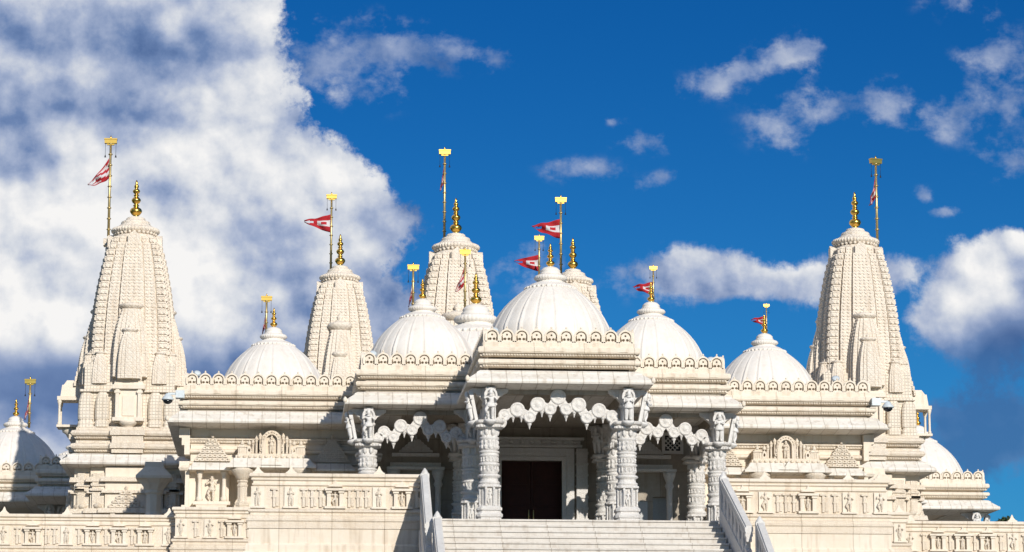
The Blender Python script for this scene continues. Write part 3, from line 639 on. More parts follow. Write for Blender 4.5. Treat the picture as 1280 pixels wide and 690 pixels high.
jf.box(3.90, 3.99, Y0-.06, Y0, 2.78, 3.42); jf.box(4.45, 4.54, Y0-.06, Y0, 2.78, 3.42); jf.box(3.90, 4.54, Y0-.062, Y0, 2.78, 2.87); jf.box(3.90, 4.54, Y0-.062, Y0, 3.33, 3.42)
jf.build('frame', 'marble', jb)
p_.build('back_panel', 'panel', temple)

# --- wing walls, both sides: same run of mouldings, niches, hooded window with carved gable
FRZ = [(-.6, 3.0), (.0, 3.0), (.02, 3.06), (.10, 3.08), (.10, 3.14), (.16, 3.16), (.16, 3.19), (.06, 3.22), (-.05, 3.30), (-.05, 3.56), (-.6, 3.56)]
def wing(sg):
    WY = 9.30; x0, x1 = sg*5.1, sg*10.1
    b = MB(); b.box(x0, x1, WY+.002, 17.0, 2.2, 3.57); b.box(x0, x1, WY+.72, 16.9, FZ, 2.2); b.box(sg*8.95, sg*10.09, WY+.003, WY+.8, .9, 2.19); b.box(sg*5.1, sg*6.45, WY+.003, WY+.8, .9, 2.19)
    wall = b.build('wing_wall', 'lime_plain', temple)
    pts = [(-10.1, 17.0), (-10.1, WY), (-5.1, WY)] if sg < 0 else [(5.1, WY), (10.1, WY), (10.1, 17.0)]
    f_ = MB().sweep(pts, 0, 2, FRZ); dentils(f_, pts, 0, 2, .10, 3.085, 3.135, .085, .03, .5)
    f_.sweep(pts, 0, 2, [(-.5, 2.76), (.08, 2.76), (.12, 2.80), (.12, 2.86), (.03, 2.90), (-.02, 2.90), (-.02, 2.93), (-.5, 2.93)])
    f_.sweep(pts, 0, 2, [(-.5, 2.40), (.10, 2.40), (.16, 2.44), (.16, 2.49), (.04, 2.53), (-.5, 2.53)])
    f_.sweep(pts, 0, 2, [(-.5, 2.18), (.16, 2.18), (.30, 2.22), (.34, 2.30), (.30, 2.37), (.10, 2.398), (-.5, 2.398)])
    f_.build('frieze', 'lime', temple)
    def cxs(v_): return sg*v_
    # side gables over niches
    for cx in (9.45, 5.9):
        g = MB(); jali(g, cxs(cx), 2.50, 1.05, .74, WY-.16, 6); g.build('gable', 'lime_carved', temple)
        h = MB(); h.box(cxs(cx)-.68, cxs(cx)+.68, WY-.55, WY, 2.22, 2.28); h.stack([([(cxs(cx)-.66, WY-.53), (cxs(cx)+.66, WY-.53), (cxs(cx)+.66, WY), (cxs(cx)-.66, WY)], 2.28), ([(cxs(cx)-.55, WY-.30), (cxs(cx)+.55, WY-.30), (cxs(cx)+.55, WY), (cxs(cx)-.55, WY)], 2.46)])
        h.build('niche_canopy', 'lime_slab', temple)
        n = MB(); q = cxs(cx)
        for d_ in (-.36, .36): n.lathe([(.10, 1.30), (.10, 1.42), (.065, 1.46), (.06, 2.0), (.085, 2.04), (.07, 2.08), (.11, 2.14), (.12, 2.22)], q+d_, WY-.24, 12)
        n.box(q-.55, q+.55, WY-.42, WY, 1.20, 1.30); n.box(q-.42, q+.42, WY-.36, WY, 1.02, 1.20, tap=-.04); n.box(q-.62, q+.62, WY-.2, WY, .92, 1.02)
        no = n.build('niche', 'lime_plain', temple)
        fg = MB(); statue_geo(fg, 0 if cx > 9 else 1, TR(q, WY-.15, 1.32, 0, (.85, .7, .80))); fg.build('figure', 'lime_carved', no)
    # corner pilaster
    for qa, qb in ((9.80, 10.13), (5.12, 5.35)): p = MB(); p.box(cxs(qa), cxs(qb), WY-.05, WY+.3, .92, 2.19); p.build('pilaster', 'lime_plain', temple)
    # hooded window in the middle
    cx = cxs(7.7)
    h = MB(); hw = 1.32
    h.stack([([(cx-hw, WY-.95), (cx+hw, WY-.95), (cx+hw, WY), (cx-hw, WY)], 2.26), ([(cx-hw, WY-.95), (cx+hw, WY-.95), (cx+hw, WY), (cx-hw, WY)], 2.32), ([(cx-hw+.12, WY-.84), (cx+hw-.12, WY-.84), (cx+hw-.12, WY), (cx-hw+.12, WY)], 2.43), ([(cx-hw+.2, WY-.72), (cx+hw-.2, WY-.72), (cx+hw-.2, WY), (cx-hw+.2, WY)], 2.56), ([(cx-hw+.3, WY-.60), (cx+hw-.3, WY-.60), (cx+hw-.3, WY), (cx-hw+.3, WY)], 2.57)])
    h.prism([(cx-.30, 2.33), (cx+.30, 2.33), (cx+.1, 2.44), (cx, 2.60), (cx-.1, 2.44)], WY-.99, WY-.6)
    hood = h.build('window_hood', 'lime_slab', temple)
    a = MB(); yy = WY-.50
    for k in range(13):
        xx = cx-.96+k*.16; a.lathe([(.01, 2.575), (.05, 2.59), (.05, 2.63), (.01, 2.655)], xx, yy-.12, 7)
    for s2 in (-1, 1):
        for k, (o_, zz, rr) in enumerate(((.34, 3.20, .055), (.45, 3.12, .05), (.55, 3.02, .05), (.66, 2.98, .06))):
            a.lathe([(.01, -.06), (rr, -.03), (rr*1.1, .02), (rr*.6, .06), (.01, .10)], cx+s2*o_, yy-.01, 8, TR(0, 0, zz+.03))
        for k in range(4): v, f = LOBE; a.add(v, f, TR(cx+s2*(.30-.02*k), yy-.06, 2.78+.13*k, 0, (.45, 1.2, .55)))
    for k in range(9):
        t_ = R(10+20*k); a.lathe([(.005, -.03), (.035, 0), (.005, .03)], 0, 0, 6, TR(cx+.24*math.cos(t_), yy-.09, 3.09+.26*math.sin(t_)))
    a.box(cx-1.06, cx+1.06, yy-.12, WY, 2.57, 2.66); a.box(cx-1.0, cx+1.0, yy-.08, WY, 2.66, 2.71)
    arch = [(-.29, 0), (-.29, .36)]+[(.29*math.cos(R(t)), .38+.31*math.sin(R(t))) for t in range(170, 0, -12)]+[(.29, .36), (.29, 0), (.17, 0), (.17, .36)]+[(.17*math.cos(R(t)), .38+.19*math.sin(R(t))) for t in range(10, 175, 14)]+[(-.17, .36), (-.17, 0)]
    v, f = shape2d([arch], .16); a.add(v, f, TR(cx, yy, 2.71)); a.box(cx-.17, cx+.17, yy+.06, WY, 2.71, 3.2)
    for s2 in (-1, 1):
        for k, (o_, hh) in enumerate(((.34, .48), (.45, .40), (.55, .30))):
            a.lathe([(.04, 0), (.04, .04), (.025, .07), (.03, hh*.5), (.02, hh-.08), (.045, hh-.04), (.05, hh)], cx+s2*o_, yy-.02+k*.02, 8, TR(0, 0, 2.71))
            a.box(cx+s2*o_-.035, cx+s2*o_+.035, yy+.02, WY, 2.71, 2.71+hh)
        v, f = LOBE; a.add(v, f, TR(cx+s2*.66, yy, 2.71, 0, (.8, 2, 1.3)))
        a.box(cx+s2*.74, cx+s2*.99, yy-.03, WY, 2.71, 2.90); a.box(cx+s2*.72, cx+s2*1.01, yy-.06, WY, 2.90, 2.93); a.box(cx+s2*.77, cx+s2*.96, yy-.02, WY, 2.93, 2.98)
        a.lathe([(.08, 2.98), (.05, 3.02), (.06, 3.06), (.01, 3.12)], cx+s2*.865, yy+.03, 8)
        for q in (.80, .865, .93): a.box(cx+s2*q-.012, cx+s2*q+.012, yy-.05, yy, 2.73, 2.88)
    gb = a.build('gable', 'lime_band', temple)
    fg = MB(); statue_geo(fg, 1, TR(cx, yy-.0, 2.72, 0, (.62, .6, .56))); fg.build('figure', 'lime_carved', gb)
    for s2 in (-1, 1):
        c = MB(); qx = cx+s2*.84; qy = WY-.62
        c.lathe([(.23, .92), (.23, 1.02), (.19, 1.05), (.19, 1.14), (.21, 1.16), (.21, 1.22), (.165, 1.26), (.15, 1.30), (.15, 1.70), (.17, 1.72), (.17, 1.76), (.145, 1.79), (.145, 1.83), (.18, 1.86), (.16, 1.90)], qx, qy, 8, None, None, False, .5)
        c.lathe([(.15, 1.90), (.20, 2.0), (.28, 2.10), (.34, 2.18), (.34, 2.25)], qx, qy, 24, None, lambda a_, z: 1+.03*math.cos(12*a_))
        c.build('window_column', 'lime_carved', hood)
    d = MB(); d.box(cx-.55, cx+.55, WY+.66, WY+.73, .95, 2.15); d.build('window_panel', 'lime_band', temple)
wing(-1); wing(1)
# back part of the hall: the great block behind the wings that carries the central dome and rear towers
hb = MB(); hb.box(-10.1, 10.1, 17.0, 50, FZ, 3.5); hb.box(-10.25, 10.25, 17.15, 52, 3.58, 4.64); hb.box(-4.0, 4.0, 29.0, 39.0, 4.64, 5.7); hb.stack([([(-3.3, 30.7), (3.3, 30.7), (3.3, 37.3), (-3.3, 37.3)], 5.7), ([(-3.2, 30.8), (3.2, 30.8), (3.2, 37.2), (-3.2, 37.2)], 7.2)])
hb.lathe([(3.1, 6.9), (3.15, 7.05), (3.05, 7.1)], 0, 34, 48)
hb.build('hall_block', 'lime', temple)

# --- towers (shikhara): stepped plan, curved outline, ribbed disc and gold finial
def plan(cx, cy, h, k1=.60, k2=.30, d1=.07, d2=.14):
    a, b = h*k1, h*k2; o0, o1, o2 = h*(1-d2), h*(1-d2+d1), h
    g, n = h*.035, h*.05
    q = [(o0, -o0), (o0, -a-g), (o0-n, -a-g), (o0-n, -a), (o1, -a), (o1, -b-g), (o1-n, -b-g), (o1-n, -b), (o2, -b), (o2, b), (o1-n, b), (o1-n, b+g), (o1, b+g), (o1, a), (o0-n, a), (o0-n, a+g), (o0, a+g)]
    P = []
    for r_ in range(4):
        c, s = round(math.cos(r_*math.pi/2)), round(math.sin(r_*math.pi/2))
        P += [(cx+x*c-y*s, cy+x*s+y*c) for x, y in q]
    return P
HW = [(0, .70), (.10, .80), (.25, .89), (.45, .965), (.9, 1.08), (1.73, 1.24), (2.4, 1.34), (3.3, 1.42), (4.4, 1.47), (6, 1.50)]
def hwf(t):
    for (a, b), (c, d) in zip(HW[:-1], HW[1:]):
        if t <= c: return b+(d-b)*(t-a)/(c-a)
    return HW[-1][1]
def body(mb, cx, cy, z0, z1, s, course=.235, eyes=True, f=None):
    """curved stepped body; corner strips of stacked carved blocks, lozenge lattice on the middle strips"""
    lv = []; n = max(4, round((z1-z0)/(course*s))); hh = (z1-z0)/n
    f = f or (lambda z: hwf((z1-z)/s)*s)
    gd = .990 if eyes else .978
    for k in range(n):
        z = z0+k*hh; h = f(z+hh*.5)
        lv += [(plan(cx, cy, h*gd), z+.001), (plan(cx, cy, h*1.0), z+hh*.06), (plan(cx, cy, h), z+hh*.80), (plan(cx, cy, h*gd), z+hh*.86), (plan(cx, cy, h*gd*.998), z+hh*.999)]
        if not eyes: continue
        hp = f(z+hh); 
        for r_ in range(4):
            T = TR(cx, cy, 0, r_*math.pi/2); e0, e1, e2 = -h*.86, -h*.93, -h
            for sd_ in (-1, 1):
                xa, xb = sd_*h*.655, sd_*h*.845
                mb.box(xa, xb, e0-.035*s, e0+.05, z+hh*.10, z+hh*.74, T); mb.box(xa, xb, e0-.055*s, e0+.05, z+hh*.745, z+hh*.86, T)
                for q in (.70, .80):      # pair of hooded studs on every corner block
                    c = sd_*h*q; mb.prism([(c-.028*s, z+hh*.18), (c+.028*s, z+hh*.18), (c+.03*s, z+hh*.45), (c, z+hh*.64), (c-.03*s, z+hh*.45)], e0-.065*s, e0, T)
            for (qa, qb, ee, cols_) in ((-.58, -.345, e1, 2), (.345, .58, e1, 2), (-.265, .265, e2, 4)):
                w1 = (qb-qa)*h/cols_
                for r2 in range(2):
                    for j in range(cols_):
                        c = qa*h+(j+.5)*w1; zc = z+hh*(.25+.5*r2); a_, b_ = w1*.42, hh*.21
                        mb.prism([(c-a_, zc), (c, zc-b_), (c+a_, zc), (c, zc+b_)], ee-.022*s, ee+.02, T)
    mb.stack(lv)
def amalaka(cx, cy, z, r, h, parent, mat_='tower', cap=True):
    mb = MB()
    mb.lathe([(r*.70, z-.12*h), (r*.70, z+.02*h), (r*.86, z+.10*h), (r*1.0, z+.22*h), (r*1.02, z+.32*h), (r*.97, z+.42*h), (r*.78, z+.52*h)], cx, cy, 180, None, lambda a, zz: 1+.030*math.cos(45*a))
    for k in range(28):
        a = 2*math.pi*k/28; mb.lathe([(.01, -.09*h), (.075*r, -.03*h), (.075*r, .06*h), (.01, .12*h)], 0, 0, 6, TR(cx+.88*r*math.cos(a), cy+.88*r*math.sin(a), z+.08*h))
    if cap:
        mb.lathe([(r*.74, z+.50*h), (r*.73, z+.58*h), (r*.66, z+.66*h), (r*.60, z+.68*h), (r*.63, z+.76*h), (r*.60, z+.84*h), (r*.47, z+.92*h), (r*.40, z+.94*h), (r*.42, z+1.0*h), (r*.38, z+1.08*h), (r*.16, z+1.17*h)], cx, cy, 48)
    return mb.build('ribbed_disc', mat_, parent)
def turret(cx, cy, z0, z1, hw, parent, kn=.08):
    """small replica tower clinging to the main one"""
    mb = MB(); H = z1-z0
    zt = z0+H*.84
    def f(z): t = max(0, (z-z0)/(zt-z0)); return hw*(1-.50*t**2.9)
    body(mb, cx, cy, z0, zt, hw/1.3, .23, False, f)
    mb.lathe([(hw*.44, zt-.02), (hw*.62, zt+.03*H), (hw*.66, zt+.045*H), (hw*.60, zt+.065*H), (hw*.34, zt+.072*H), (hw*.28, zt+.085*H), (hw*.10, zt+.09*H), (hw*.15, zt+.105*H), (hw*.17, zt+.12*H), (hw*.08, zt+.135*H), (hw*.06, zt+.145*H), (.008, z1)], cx, cy, 32, None, lambda a, z: 1+.02*math.cos(16*a))
    return mb.build('turret', 'tower', parent)
def tower(cx, cy, s, zneck, parent=temple, full=True, rings=True, zbase=None, fin=None, big=True):
    """s = size (side towers 1.0); zneck = height where the body ends"""
    t = bpy.data.objects.new('tower', None); C.objects.link(t); zb = zbase if zbase is not None else zneck-4.4*s
    t.location = (cx, cy, zb); adopt(t, parent)
    b = MB(); body(b, cx, cy, zb, zneck, s); b.build('spire', 'tower', t)
    n = MB(); n.lathe([(.74*s, zneck-.02), (.70*s, zneck+.12*s)], cx, cy, 32); 
    for r_ in range(4):
        T = TR(cx, cy, 0, r_*math.pi/2); n.prism([(-.20*s, zneck-.35*s), (.20*s, zneck-.35*s), (.20*s, zneck+.02*s), (.10*s, zneck+.10*s), (0, zneck+.16*s), (-.10*s, zneck+.10*s), (-.20*s, zneck+.02*s)], -.93*s, -.70*s, T)
    n.build('neck', 'tower', t)
    amalaka(cx, cy, zneck+.12*s, .80*s, .60*s, t)
    finial(cx, cy, zneck+.78*s, fin or 1.33*s, t, .205*s)
    if big:
        for r_ in range(4):
            dx, dy = [(0, -1), (1, 0), (0, 1), (-1, 0)][r_]
            o1 = 1.05 if dx else 1.30; o2 = 1.42 if dx else 1.80
            turret(cx+dx*o1*s, cy+dy*o1*s, zneck-5.0*s, zneck-2.20*s, .64*s, t)
            turret(cx+dx*o2*s, cy+dy*o2*s, zneck-5.1*s, zneck-3.20*s, .43*s, t)
            for q in (-1, 1):
                ex, ey = cx+dx*1.36*s+dy*q*1.0*s, cy+dy*1.36*s-dx*q*1.0*s
                turret(ex, ey, zneck-5.2*s, zneck-4.0*s, .28*s, t)
    return t
def sweep_rect(mb, cx, cy, h, prof):
    pts = [(cx-h, cy+h), (cx-h, cy-h), (cx+h, cy-h), (cx+h, cy+h), (cx-h, cy+h)]
    n = len(prof); v = []; f = []
    for sx_, sy_ in ((-1, 1), (-1, -1), (1, -1), (1, 1)):
        v += [(cx+sx_*(h+o), cy+sy_*(h+o), z) for o, z in prof]
    for j in range(4):
        k = (j+1) % 4
        for i in range(n-1): f.append((j*n+i, k*n+i, k*n+i+1, j*n+i+1))
    f.append((0, 3*n, 2*n, n)); f.append((n-1, 2*n-1, 3*n-1, 4*n-1)); return mb.add(v, f)
def barrel(mb, x, y, z0, z1, w, T):
    """ribbed half-round turret face (kuta)"""
    H = z1-z0; lv = []
    for t, q in ((0, .86), (.02, 1.0), (.16, 1.0), (.18, .88), (.21, .88), (.23, .98), (.5, 1.0), (.72, .95), (.86, .80), (.95, .58), (1.0, .30)):
        h = w*q/2; c = h*.3; lv.append(([(x-h, y-h+c), (x-h+c, y-h), (x+h-c, y-h), (x+h, y-h+c), (x+h, y+h-c), (x+h-c, y+h), (x-h+c, y+h), (x-h, y+h-c)], z0+t*H))
    mb.stack(lv, T)
def side_tower(sg):
    cx, cy = sg*12.55, 21.8
    t = tower(cx, cy, 1.0, 11.55, zbase=6.9)
    hB = 1.72
    # walls under the eave
    w_ = MB(); w_.box(cx-1.75, cx+1.75, cy-1.5, cy+1.5, FZ, 3.5); w_.box(cx-1.2, cx+1.2, cy-1.75, cy+1.75, FZ, 3.5); w_.box(cx-.7, cx+.7, cy-1.95, cy+1.95, FZ, 3.5); w_.build('tower_wall', 'lime_plain', t)
    m = MB()
    for zz, hh, oo in ((3.0, .16, .16), (2.62, .10, .12), (1.95, .16, .22), (1.6, .10, .1)):
        for a, b in ((1.75, 1.5), (1.2, 1.75), (.7, 1.95)):
            m.box(cx-a-oo, cx+a+oo, cy-b-oo, cy+b+oo, zz+(a*.004), zz+hh+(a*.004), None, .03)
    for r_ in range(4):
        T = TR(cx, cy, .0031*r_, r_*math.pi/2)
        for px_ in (-1.45, -.93, .93, 1.45):
            yy = -1.5 if abs(px_) > 1.2 else -1.75
            m.box(px_-.2, px_+.2, yy-.12, yy+.1, 1.7, 3.3, T); m.box(px_-.27, px_+.27, yy-.22, yy+.1, 2.70, 2.78, T); m.box(px_-.24, px_+.24, yy-.17, yy+.1, 2.86, 2.95, T)
            m.lathe([(.02, 0), (.13, .05), (.15, .12), (.06, .2)], 0, 0, 8, T @ Matrix.Translation((px_, yy-.13, 2.1)))
        g = MB(); jali(g, 0, 2.12, 1.15, .62, -2.0, 4); m.add(g.v, g.f, T)
        for px_ in (-.42, .42): m.box(px_-.08, px_+.08, -2.12, -1.9, 1.2, 1.95, T)
    m.build('wall_moulding', 'lime_carved', t)
    e = MB(); sweep_rect(e, cx, cy, hB, [(-.4, 3.48), (0, 3.50), (.46, 3.56), (.49, 3.62), (.46, 3.68), (.22, 3.86), (.22, 3.90), (.06, 3.96), (-.4, 3.96)]); e.build('eave', 'lime_slab', t)
    e = MB()
    for z in (3.96, 4.40): sweep_rect(e, cx, cy, hB, [(-.5, z+.002), (-.12, z+.002), (-.12, z+.05), (.0, z+.06), (.0, z+.12), (.13, z+.17), (.17, z+.24), (.13, z+.32), (.0, z+.36), (.0, z+.438), (-.5, z+.438)])
    q = [(cx-hB, cy+hB), (cx-hB, cy-hB), (cx+hB, cy-hB), (cx+hB, cy+hB)]
    dentils(e, q, 0, 3, .0, 4.015, 4.085, .08); dentils(e, q, 0, 3, .0, 4.455, 4.525, .08)
    for r_ in range(4):
        T = TR(cx, cy, .0031*r_, r_*math.pi/2)
        e.box(-.52, .52, -1.96, -1.6, 3.97, 4.84, T); e.box(-.58, .58, -2.04, -1.6, 4.12, 4.30, T); e.box(-.58, .58, -2.04, -1.6, 4.56, 4.74, T)
    e.build('cornice', 'lime_carved', t)
    k = MB(); k.box(cx-1.5, cx+1.5, cy-1.5, cy+1.5, 4.83, 7.0)
    for r_ in range(4):
        T = TR(cx, cy, .0031*r_, r_*math.pi/2)
        for px_ in (-1.42, -.88, .88): barrel(k, px_, -1.42 if abs(px_) > 1.2 else -1.50, 4.85, 6.10, .50 if abs(px_) > 1.2 else .46, T)
        for px_ in (-1.22, 1.22): barrel(k, px_, -1.25, 6.13, 7.12, .42, T)
        k.box(-1.62, 1.62, -1.64, -1.3, 6.06, 6.13, T); k.box(-1.66, 1.66, -1.68, -1.3, 4.83, 4.88, T)
    k.build('barrel_turrets', 'grid', t)
    # balconied niche on each face
    for r_ in range(4):
        if r_ == 2: continue
        T = TR(cx, cy, .0031*r_, r_*math.pi/2)
        n = MB()
        dy = 0 if r_ != 3 and r_ != 1 else -.38
        if dy:
            n.box(-.42, .42, -2.1+dy, -1.5, 5.00, 5.08, T); n.box(-.42, .42, -2.1+dy, -1.5, 5.92, 6.05, T); n.box(-.36, .36, -2.0+dy, -1.5, 6.05, 6.45, T, .05); n.box(-.30, .30, -1.9+dy, -1.5, 6.45, 6.62, T, .1)
            for a in (-.34, .34): n.lathe([(.06, 5.08), (.06, 5.14), (.04, 5.18), (.04, 5.74), (.07, 5.84), (.08, 5.92)], 0, 0, 10, T @ Matrix.Translation((a, -2.02+dy, 0)))
            n.lathe([(.02, 4.62), (.10, 4.70), (.14, 4.78), (.26, 4.86), (.30, 5.0)], 0, 0, 12, T @ Matrix.Translation((0, -1.85+dy*.5, 0)))
        else:
            n.box(-.46, .46, -1.88, -1.3, 5.0, 6.12, T); n.box(-.54, .54, -2.02, -1.3, 6.12, 6.26, T); n.box(-.50, .50, -1.95, -1.3, 6.26, 6.40, T, .05)
            for a in (-.37, .37): n.box(a-.06, a+.06, -1.98, -1.80, 5.16, 6.12, T); n.box(a-.10, a+.10, -2.0, -1.8, 5.98, 6.06, T)
            n.box(-.52, .52, -2.02, -1.6, 5.04, 5.16, T)
            n.lathe([(.01, 4.66), (.06, 4.70), (.10, 4.78), (.12, 4.84), (.22, 4.90), (.30, 4.97), (.32, 5.04)], 0, 0, 16, T @ Matrix.Translation((0, -1.80, 0)))
            n.box(-.2, .2, -1.92, -1.87, 5.22, 5.9, T)
        n.build('niche', 'lime_plain', t)
        g = MB()
        v, f = LOBE
        for row, (cnt, zz) in enumerate(((5, 6.40), (4, 6.58), (3, 6.76), (2, 6.92), (1, 7.06))):
            for j in range(cnt): g.add(v, f, T @ TR((j-(cnt-1)/2)*.17, -1.90+row*.03, zz, 0, (.9, 1.6, .95)))
        g.build('gable', 'lime_carved', t)
    d = MB().lathe([(.01, 5.56), (.05, 5.56), (.05, 5.57)], cx, cy-1.93, 8)
    return t
side_tower(-1); side_tower(1)
tower(0, 47.5, 1.26, 15.90, zbase=6.5, fin=1.62, big=False)
T0 = [o for o in temple.children if o.name.startswith('tower')][-1]
turret(0, 45.8, 8.0, 13.6, 1.1, T0)
for sgn, dy in ((-1, 0), (1, 0)):
    t = tower(sgn*5.06, 46.7, 1.07, 14.40, zbase=6.0, fin=1.42, big=False)
    turret(sgn*5.06, 45.4, 8.0, 13.0, .80, t); turret(sgn*5.06, 44.9, 8.0, 11.55, .52, t); turret(sgn*(5.06)-1.35, 46.7, 7.0, 11.9, .5, t); turret(sgn*(5.06)+1.35, 46.7, 7.0, 11.9, .5, t)
bs = MB(); bs.box(-2.6, 2.6, 44.6, 50, 4.6, 6.6); bs.box(-7.1, -2.9, 44.6, 49, 4.6, 6.1); bs.box(2.9, 7.1, 44.6, 49, 4.6, 6.1); bs.build('tower_plinth', 'lime', temple)

# --- side porches with their domes, far left and far right
def side_porch(sg):
    P = [(16.6, 30.9), (19.68, 33.17)]
    def outl(x0, x1, y0, y1): 
        a, b = (sg*x0, sg*x1); a, b = min(a, b), max(a, b); return [(a, y1), (a, y0), (b, y0), (b, y1)]
    for (x0, x1, y0, y1) in ((15.9, 19.68, 33.17, 39.5), (12.9, 16.35, 31.0, 38.5)):
        o = outl(x0, x1, y0, y1)
        MB().sweep(o, 0, 3, EAVE).build('eave', 'lime_slab', temple)
        c = MB().sweep(o, 0, 3, CORN); dentils(c, o, 0, 3, .05, 4.045, 4.112, .09); dentils(c, o, 0, 3, .05, 4.345, 4.412, .09); c.build('cornice', 'lime', temple)
        p = MB(); parapet_run(p, o, 0, 3, 4.745); p.build('parapet', 'lime_plain', temple)
        r_ = MB(); r_.box(o[0][0]+.1, o[2][0]-.1, y0+.1, y1, 3.55, 4.65); r_.build('roof', 'lime_plain', temple)
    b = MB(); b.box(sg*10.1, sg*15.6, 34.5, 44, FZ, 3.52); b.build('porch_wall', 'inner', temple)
    column(sg*19.3, 33.5, statues=(0, 90*sg)); column(sg*16.1, 33.4, statues=(0, -55*sg))
    dome(sg*17.75, 36.0, 1.62, 5.48, temple, rz=.4)
    dome(sg*15.9, 43.5, 1.6, 5.5, temple)
    rr = MB(); rr.box(sg*10.1, sg*18.5, 39.5, 47, FZ, 4.6); rr.build('rear_wing', 'lime', temple)
    for xx in (17.1, 18.3): pass
    # link canopy between the wing and the tower: a short eave on an octagonal column
    l = MB(); cx, cy = sg*11.35, 13.6
    l.stack([([(cx-.55, cy-.55), (cx+.55, cy-.55), (cx+.55, cy+.55), (cx-.55, cy+.55)], 2.42), ([(cx-.55, cy-.55), (cx+.55, cy-.55), (cx+.55, cy+.55), (cx-.55, cy+.55)], 2.50), ([(cx-.3, cy-.3), (cx+.3, cy-.3), (cx+.3, cy+.3), (cx-.3, cy+.3)], 2.78), ([(cx-.28, cy-.28), (cx+.28, cy-.28), (cx+.28, cy+.28), (cx-.28, cy+.28)], 2.95)])
    l.lathe([(.36, FZ), (.36, .1), (.28, .2), (.26, .9), (.31, .95), (.31, 1.3), (.25, 1.4), (.24, 1.95), (.30, 2.0), (.28, 2.08), (.42, 2.28), (.56, 2.42)], cx, cy, 8, None, None, False, .5)
    l.build('balcony', 'lime_plain', temple)
side_porch(-1); side_porch(1)
# stepped bracketed corner at the outer end of each wing
for sg in (-1, 1):
    for dy_, dy2_, sc_ in ((9.05, 10.2, 1.0), (11.4, 12.4, .8)):
      b = MB()
      for k, (q, z0, z1) in enumerate(((.32, 3.2, 3.5), (.24, 2.98, 3.2), (.16, 2.7, 2.98), (.30, 2.35, 2.5), (.12, 1.2, 2.35), (.22, .92, 1.2))):
          b.box(sg*10.12, sg*(10.12+q*sc_), dy_, dy2_, z0, z1)
      b.build('corner_bracket', 'lime_plain', temple)

